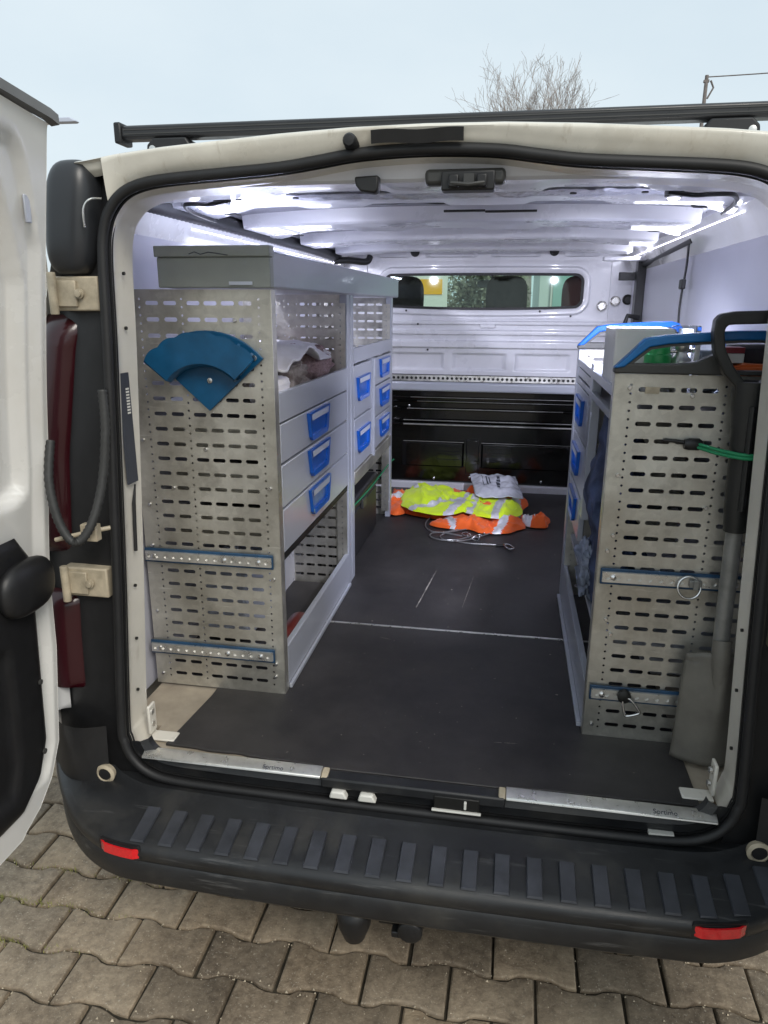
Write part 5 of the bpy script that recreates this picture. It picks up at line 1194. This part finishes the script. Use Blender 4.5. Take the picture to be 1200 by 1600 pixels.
soft(ov, 'back_panel', [(-.34, 2.66), (-.36, 2.30), (-.15, 2.16), (.10, 2.12), (.26, 2.16), (.30, 2.40), (.33, 2.62), (.24, 2.76), (.02, 2.79), (-.18, 2.72)], .045, 2.3, 8, ((.27, 2.5, 95, .022),), .567, 'hv_orange')
soft(ov, 'shoulder', [(-.45, 2.66), (-.46, 2.45), (-.43, 2.26), (-.36, 2.20), (-.31, 2.32), (-.33, 2.52), (-.37, 2.66)], .065, 3.1, 10, ((-.39, 2.42, 20, .018),), .567, 'hv_orange')
soft(ov, 'front_hem', [(-.15, 2.13), (-.17, 2.05), (-.06, 2.00), (.02, 2.015), (.10, 1.965), (.20, 1.97), (.26, 2.03), (.31, 2.10), (.28, 2.20), (.12, 2.19), (-.02, 2.17)], .045, 6.3, 11, ((.17, 2.02, 70, .022), (-.08, 2.05, 100, .016)), .567, 'hv_orange')
soft(ov, 'collar', [(-.02, 2.70), (.0, 2.62), (.12, 2.60), (.20, 2.68), (.14, 2.78), (.04, 2.79)], .07, 8.8, 14, (), .60, 'hv_orange')
soft(ov, 'side_flap', [(.30, 2.25), (.36, 2.285), (.42, 2.27), (.435, 2.20), (.42, 2.12), (.36, 2.10), (.30, 2.13), (.27, 2.19)], .05, 5.1, 16, ((.335, 2.18, 82, .026),), .567, 'hv_orange')
yv = thing('yellow_vest', 'fluorescent yellow vest with silver strips lying on the orange one', 'vest', (-.05, 2.3, .60))
soft(yv, 'back_panel', [(-.38, 2.50), (-.36, 2.30), (-.31, 2.18), (-.21, 2.12), (-.11, 2.10), (-.02, 2.17), (.04, 2.30), (.05, 2.48), (-.04, 2.60), (-.18, 2.66), (-.31, 2.65)], .045, 7.7, 7, ((-.27, 2.20, 35, .024), (-.03, 2.35, 72, .024)), .608, 'hv_yellow')
soft(yv, 'front_panel', [(-.04, 2.38), (-.02, 2.20), (.06, 2.13), (.17, 2.10), (.27, 2.16), (.29, 2.32), (.24, 2.46), (.10, 2.50), (.0, 2.48)], .045, 4.4, 8, ((.03, 2.3, 80, .020), (.17, 2.25, 78, .024)), .606, 'hv_yellow')
soft(yv, 'shoulder', [(-.36, 2.70), (-.34, 2.58), (-.20, 2.58), (-.10, 2.66), (-.16, 2.74), (-.28, 2.76)], .05, 9.9, 9, ((-.33, 2.66, 100, .015),), .58, 'hv_yellow')
pb = thing('plastic_bag', 'clear white plastic bag with dark print lying on the vests', 'bag', (.14, 2.62, .66))
def bagf(u, v):
    x = lerp(.015, .275, u)+.05*(v-.5)*-1; y = lerp(2.38, 2.68, v); e = min(u, 1-u, v, 1-v)
    z = lerp(.652, .705, v)+.012*noise.noise((x*16, y*16, 3))+.02*min(1, e*6)+.006*noise.noise((x*45, y*45, 8))
    return (x, y, z)
mb = MB(); mb.grid(bagf, 40, 40); bgo = obj('sheet', mb, 'bag', pb, smooth=70, solid=.004)
mb = MB(); rnd = random.Random(5)
for (ua, ub, va, vb) in ((.50, .56, .30, .36), (.50, .58, .38, .50), (.52, .60, .52, .60), (.54, .60, .62, .72), (.30, .33, .35, .75), (.36, .385, .45, .7), (.22, .235, .3, .8)):
    mb = MB(); K = 6; vs = []
    for k in range(K+1):
        for uu in (ua, ub): p = bagf(uu, lerp(va, vb, k/K)); vs.append((p[0], p[1], p[2]+.0036))
    mb.add(vs, [(2*k, 2*k+1, 2*k+3, 2*k+2) for k in range(K)]); obj('printed_line', mb, 'ink', pb)
wr = thing('wire_rope', 'thin grey wire rope with snap hook coiled in front of the vests', 'wire rope', (.0, 1.95, .567))
WZ = .5705
for nm, path in (('rope', [(-.112, 2.30), (-.185, 2.174), (-.193, 2.032), (-.153, 1.941), (-.085, 1.922), (.003, 1.886)]), ('rope', [(.032, 2.075), (-.072, 1.956), (-.145, 1.921), (-.147, 1.858), (-.091, 1.818), (-.015, 1.832), (.051, 1.906)]),
                 ('rope', [(.028, 2.029), (-.071, 1.946), (-.102, 1.877), (-.06, 1.814), (.03, 1.841), (.133, 1.963), (.165, 2.034)]), ('rope', [(-.041, 1.817), (.049, 1.786), (.168, 1.789)])):
    mb = MB(); z0 = WZ+random.uniform(0, .006); mb.tube(catmull([(x, y, z0+.006*math.sin(3*i)**2) for i, (x, y) in enumerate(path)], 10), .0034, 6); obj(nm, mb, 'wire_steel', wr, smooth=60)
mb = MB(); mb.tube([(.168, 1.789, WZ), (.205, 1.80, WZ)], .006, 8); obj('ferrule', mb, 'rubber', wr, smooth=60)
mb = MB(); mb.tube(catmull([(.205, 1.803, WZ+.004), (.228, 1.806, WZ+.004), (.250, 1.765, WZ+.004), (.238, 1.742, WZ+.004), (.222, 1.752, WZ+.004)], 6, True), .004, 8, 0, True); obj('snap_hook', mb, 'steel', wr, smooth=60)
ch = thing('shackle_chain', 'small steel shackles and chain links beside the coiled wire rope', 'chain', (.06, 1.90, .567))
for k, (x, y, a) in enumerate(((.015, 1.93, .4), (.035, 1.905, 1.4), (.058, 1.885, .7), (.078, 1.90, 2.1), (.09, 1.93, .6), (.112, 1.955, 1.2), (.07, 1.86, .2))):
    mb = MB(); q = []
    for t in range(14):
        an = 6.283*t/14; lx, ly = .016*math.cos(an), .008*math.sin(an); q.append((x+lx*math.cos(a)-ly*math.sin(a), y+lx*math.sin(a)+ly*math.cos(a), .575+.006*math.sin(an+k)))
    mb.tube(q, .003, 6, 0, True); obj('link', mb, 'steel', ch, smooth=60)

# ------------------------------------------------------------------ cargo lamps: round ones seen lit, roof-edge strips added for soft fill
# gussets, holes and cables in the roof corners
for s in (-1, 1):
    for k, (xa, xb, ya, yb, za, zb) in enumerate(((.60, .74, .36, .46, 1.935, 1.900), (.58, .74, .70, .80, 1.938, 1.900), (.58, .74, 1.37, 1.48, 1.938, 1.902), (.56, .70, .20, .34, 1.905, 1.893))):
        mb = MB(); mb.add([(s*xa, ya, za), (s*xb, ya-.03, zb), (s*(xb+.03), yb+.04, zb+.004), (s*(xa+.02), yb, za)], [(0, 1, 2, 3)]); g_ = obj('gusset', mb, 'inner_white', van, solid=.004)
        mb = MB(); xm, ym, zm = s*(xa+xb)/2, (ya+yb)/2, (za+zb)/2-.006
        mb.add([(xm-.022, ym-.008, zm+.002*s), (xm+.014, ym-.016, zm), (xm+.026, ym+.006, zm-.002), (xm-.010, ym+.014, zm)], [(0, 1, 2, 3)]); obj('gusset_hole', mb, 'dark', g_, solid=.003)
    pth = [(s*.50, .32, 1.893), (s*.56, .345, 1.889), (s*.60, .37, 1.893), (s*.66, .42, 1.898), (s*.70, .55, 1.897), (s*.735, .80, 1.90)]
    mb = MB(); mb.tube(catmull(pth, 6), .0055, 6); obj('lamp_cable', mb, 'black_plastic', van, smooth=60)
for y, x0, x1 in ((.722, -.30, .10), (1.375, -.1, .42), (1.378, -.5, -.22)):
    mb = MB(); mb.tube(catmull([(lerp(x0, x1, k/6), y+.004*math.sin(k*2), 1.935+.004*math.sin(k*3)) for k in range(7)], 4), .006, 6); obj('roof_cable', mb, 'black_plastic', van, smooth=60)
def spot(s, label):
    t = thing('cargo_lamp', label, 'lamp', (s*.53, .365, 1.90), 'lit lamps under the cargo roof')
    mb = MB(); mb.lathe([(.017, .016), (.021, .006), (.020, -.004), (.015, -.006)], (s*.53, .365, 1.893), 'z', 18); obj('housing', mb, 'grip_base', t, smooth=45)
    mb = MB(); mb.lathe([(.0145, -.0065), (.012, -.010), (.004, -.012)], (s*.53, .365, 1.893), 'z', 16); obj('lens', mb, 'led', t, smooth=60)
    l = bpy.data.lights.new('cargo_lamp_light', 'SPOT'); l.spot_size = R(86); l.spot_blend = .8; l.shadow_soft_size = .02; l.energy = 100; l.color = (.82, .84, 1.0)
    lo = bpy.data.objects.new('cargo_lamp_light', l); COL.objects.link(lo); lo.parent = t; lo.location = (0, .012, -.024); lo.rotation_euler = (R(54), 0, s*R(12))
spot(-1, 'small lit round lamp under the roof above the left rack'); spot(1, 'small lit round lamp under the roof above the right rack')
def cove(s, label, e):  # unseen strip with area light, added to fill the bay softly
    y0, y1 = .75, 2.75
    dz = -.026 if s < 0 else 0
    t = thing('fill_strip', label, 'lamp', (s*.795, (y0+y1)/2, 1.90+dz), 'added fill strips along the roof edges')
    mb = MB(); mb.box(*sorted((s*.790, s*.803)), y0, y1, 1.8985+dz, 1.9025+dz); obj('carrier', mb, 'white_plastic', t)
    mb = MB(); mb.box(*sorted((s*.7875, s*.7899)), y0+.01, y1-.01, 1.899+dz, 1.902+dz); obj('fill_tape', mb, 'led', t)
    l = bpy.data.lights.new('fill_strip_light', 'AREA'); l.shape = 'RECTANGLE'; l.size = .02; l.size_y = y1-y0; l.energy = e; l.color = (.82, .84, 1.0)
    lo = bpy.data.objects.new('fill_strip_light', l); COL.objects.link(lo); lo.parent = t; lo.location = (-s*.022, 0, -.004); lo.rotation_euler = (0, s*R(68 if s > 0 else 30), 0)
cove(-1, 'added thin fill light strip along the roof edge above the left rack', 6)
cove(1, 'added thin fill light strip along the roof edge above the right wall', 3)

# ================================================================== outdoors beyond the van
def bare_tree(name, label, base, height, seed):
    t = thing(name, label, 'tree', base); rnd = random.Random(seed); bx, by, bz = base
    tr, br = MB(), MB()
    tr.tube([(bx, by, 0), (bx+.05, by, height*.2), (bx, by+.05, height*.62)], [.24, .2, .16], 10)
    def grow_(p, d, L, r, lev, lim):
        k = 3; path = [p]; q = p
        for i in range(k):
            d = (d+Vector((rnd.gauss(0, .13), rnd.gauss(0, .13), .07))).normalized(); q = q+d*(L/k); path.append(q)
        br.tube(path, [max(.0042, lerp(r, r*.62, i/k)) for i in range(k+1)], 5 if lev < 2 else 3)
        if lev >= lim: return
        for c in range(rnd.choice((2, 2, 3, 3))):
            a = rnd.uniform(0, 6.283); sp = rnd.uniform(.25, .65)
            s1 = d.cross(Vector((math.cos(a), math.sin(a), .3))).normalized(); nd = d*math.cos(sp)+s1*math.sin(sp); nd.z = max(nd.z, .05); nd.normalize()
            grow_(path[rnd.choice((1, 2, 3, 3))], nd, L*rnd.uniform(.55, .85), r*rnd.uniform(.45, .6), lev+1, lim)
    for c in range(24):
        a = 6.283*c*.618+rnd.uniform(-.3, .3); sp = (c+.5)/24*.72
        grow_(Vector((bx, by, height*rnd.uniform(.56, .62))), Vector((math.sin(sp)*math.cos(a), math.sin(sp)*math.sin(a), math.cos(sp))), height*rnd.uniform(.165, .20), .034, 0, 5)
    obj('trunk', tr, 'bark', t, smooth=60); obj('crown', br, 'bark', t); return t
bare_tree('bare_tree', 'leafless winter tree with fine twigs rising behind the van roof', (.55, 26, 0), 8.4, 4)
up_ = thing('utility_pole', 'thin wooden utility pole with an overhead wire behind the van', 'utility pole', (5.75, 25, 0))
mb = MB(); mb.tube([(5.75, 25, 0), (5.72, 25, 8.55)], [.075, .055], 10); obj('pole', mb, 'pole', up_, smooth=60)
mb = MB(); mb.box(5.64, 5.80, 24.95, 25.05, 8.35, 8.42); mb.tube([(5.85, 25, 8.4), (5.95, 25, 8.2), (5.8, 25, 7.9)], .03, 6); obj('cross_arm', mb, 'pole', up_)
mb = MB(); mb.tube([(5.7+.12*0+14*t, 25-3*t, 8.5-.9*4*t*(1-t)*.25+1.0*t*.3) for t in [k/20 for k in range(21)]], .018, 5); obj('wire', mb, 'pole', up_)
sl_ = thing('street_lamp', 'street lamp whose flat grey head shows beside the open left door', 'street lamp', (-10.9, 15, 0))
mb = MB(); mb.tube([(-10.9, 15, 0), (-10.9, 15, 5.35), (-10.6, 15, 5.55), (-10.1, 15, 5.60)], [.07, .05, .04, .035], 8); obj('mast', mb, 'alu', sl_, smooth=60)
mb = MB(); mb.prism([(-10.25, 5.56), (-9.72, 5.555), (-9.66, 5.58), (-9.80, 5.66), (-10.2, 5.66)], 'y', 14.9, 15.1); obj('lamp_head', mb, 'label', sl_, bevel=.02)
bd = thing('building', 'pale house wall with green tinted windows seen through the windscreen', 'building', (4.5, 16, 0))
mb = MB(); mb.box(.75, 9, 16, 22, 0, 3.2); obj('wall', mb, 'building', bd)
mb = MB(); mb.prism([(15.6, 3.2), (22.4, 3.2), (19, 5.0)], 'x', .55, 9.2); obj('roof', mb, mat('roof_tile', (.16, .10, .08), .8, noise_amt=.2), bd)
for x0 in (1.0, 1.75, 3.4, 5.2):
    mb = MB(); mb.box(x0, x0+.62, 15.95, 15.99, 1.2, 2.75); wo = obj('window', mb, 'white_plastic', bd)
    mb = MB(); mb.box(x0+.05, x0+.57, 15.93, 15.949, 1.26, 2.69); obj('pane', mb, mat('far_pane', (.30, .48, .44), .1), wo)
ys_ = thing('notice_board', 'white notice board with a yellow panel seen through the windscreen', 'sign', (-1.4, 12.3, 0))
mb = MB(); mb.box(-1.85, -1.02, 12.28, 12.32, 1.2, 2.35); obj('board', mb, 'white_plastic', ys_, bevel=.01)
mb = MB(); mb.box(-1.62, -1.115, 12.265, 12.279, 1.85, 2.115); obj('yellow_panel', mb, 'yellow', ys_)
for x in (-1.8, -1.07):
    mb = MB(); mb.tube([(x, 12.34, 0), (x, 12.34, 2.4)], .03, 8); obj('post', mb, 'alu', ys_, smooth=60)
def shrub(name, label, c, r, n_, seed, group=None):
    t = thing(name, label, 'shrub', (c[0], c[1], 0), group); rnd = random.Random(seed); lf, tw = MB(), MB()
    for i in range(n_):
        d = Vector((rnd.gauss(0, 1), rnd.gauss(0, 1), rnd.gauss(0, 1))).normalized()*rnd.uniform(.35, 1)**.5
        p = Vector((c[0]+d.x*r[0], c[1]+d.y*r[1], c[2]+d.z*r[2]))*1.0
        p += Vector((noise.noise(p*2.1), noise.noise(p*2.1+Vector((9, 0, 0))), noise.noise(p*2.1+Vector((0, 9, 0)))))*.3
        s_ = rnd.uniform(.03, .07); a = Vector((rnd.gauss(0, 1), rnd.gauss(0, 1), rnd.gauss(0, 1))).normalized()*s_; b = a.cross(Vector((rnd.gauss(0, 1), rnd.gauss(0, 1), rnd.gauss(0, 1)))).normalized()*s_*.6
        lf.add([p-a, p+b, p+a, p-b], [(0, 1, 2, 3)])
    for i in range(26):
        a = rnd.uniform(0, 6.28); tw.tube([(c[0]+.1*math.cos(a), c[1]+.1*math.sin(a), 0), (c[0]+r[0]*.4*math.cos(a), c[1]+r[1]*.4*math.sin(a), c[2]), (c[0]+r[0]*.7*math.cos(a)+rnd.gauss(0, .1), c[1]+r[1]*.7*math.sin(a), c[2]+r[2]*rnd.uniform(.2, .9))], [.02, .012, .004], 4)
    obj('leaves', lf, 'leaf', t); obj('stems', tw, 'bark', t)
shrub('shrub', 'grey green winter shrub seen through the windscreen beside the yellow panel', (-.35, 14.5, 1.45), (.78, .8, 1.45), 11000, 2)
shrub('shrub', 'pale twiggy shrub behind the notice board through the windscreen', (-1.9, 17, 1.5), (1.0, .8, 1.5), 3000, 6)
van.location.x += .008
for o in bpy.data.objects:
    if '_o' in o: del o['_o']
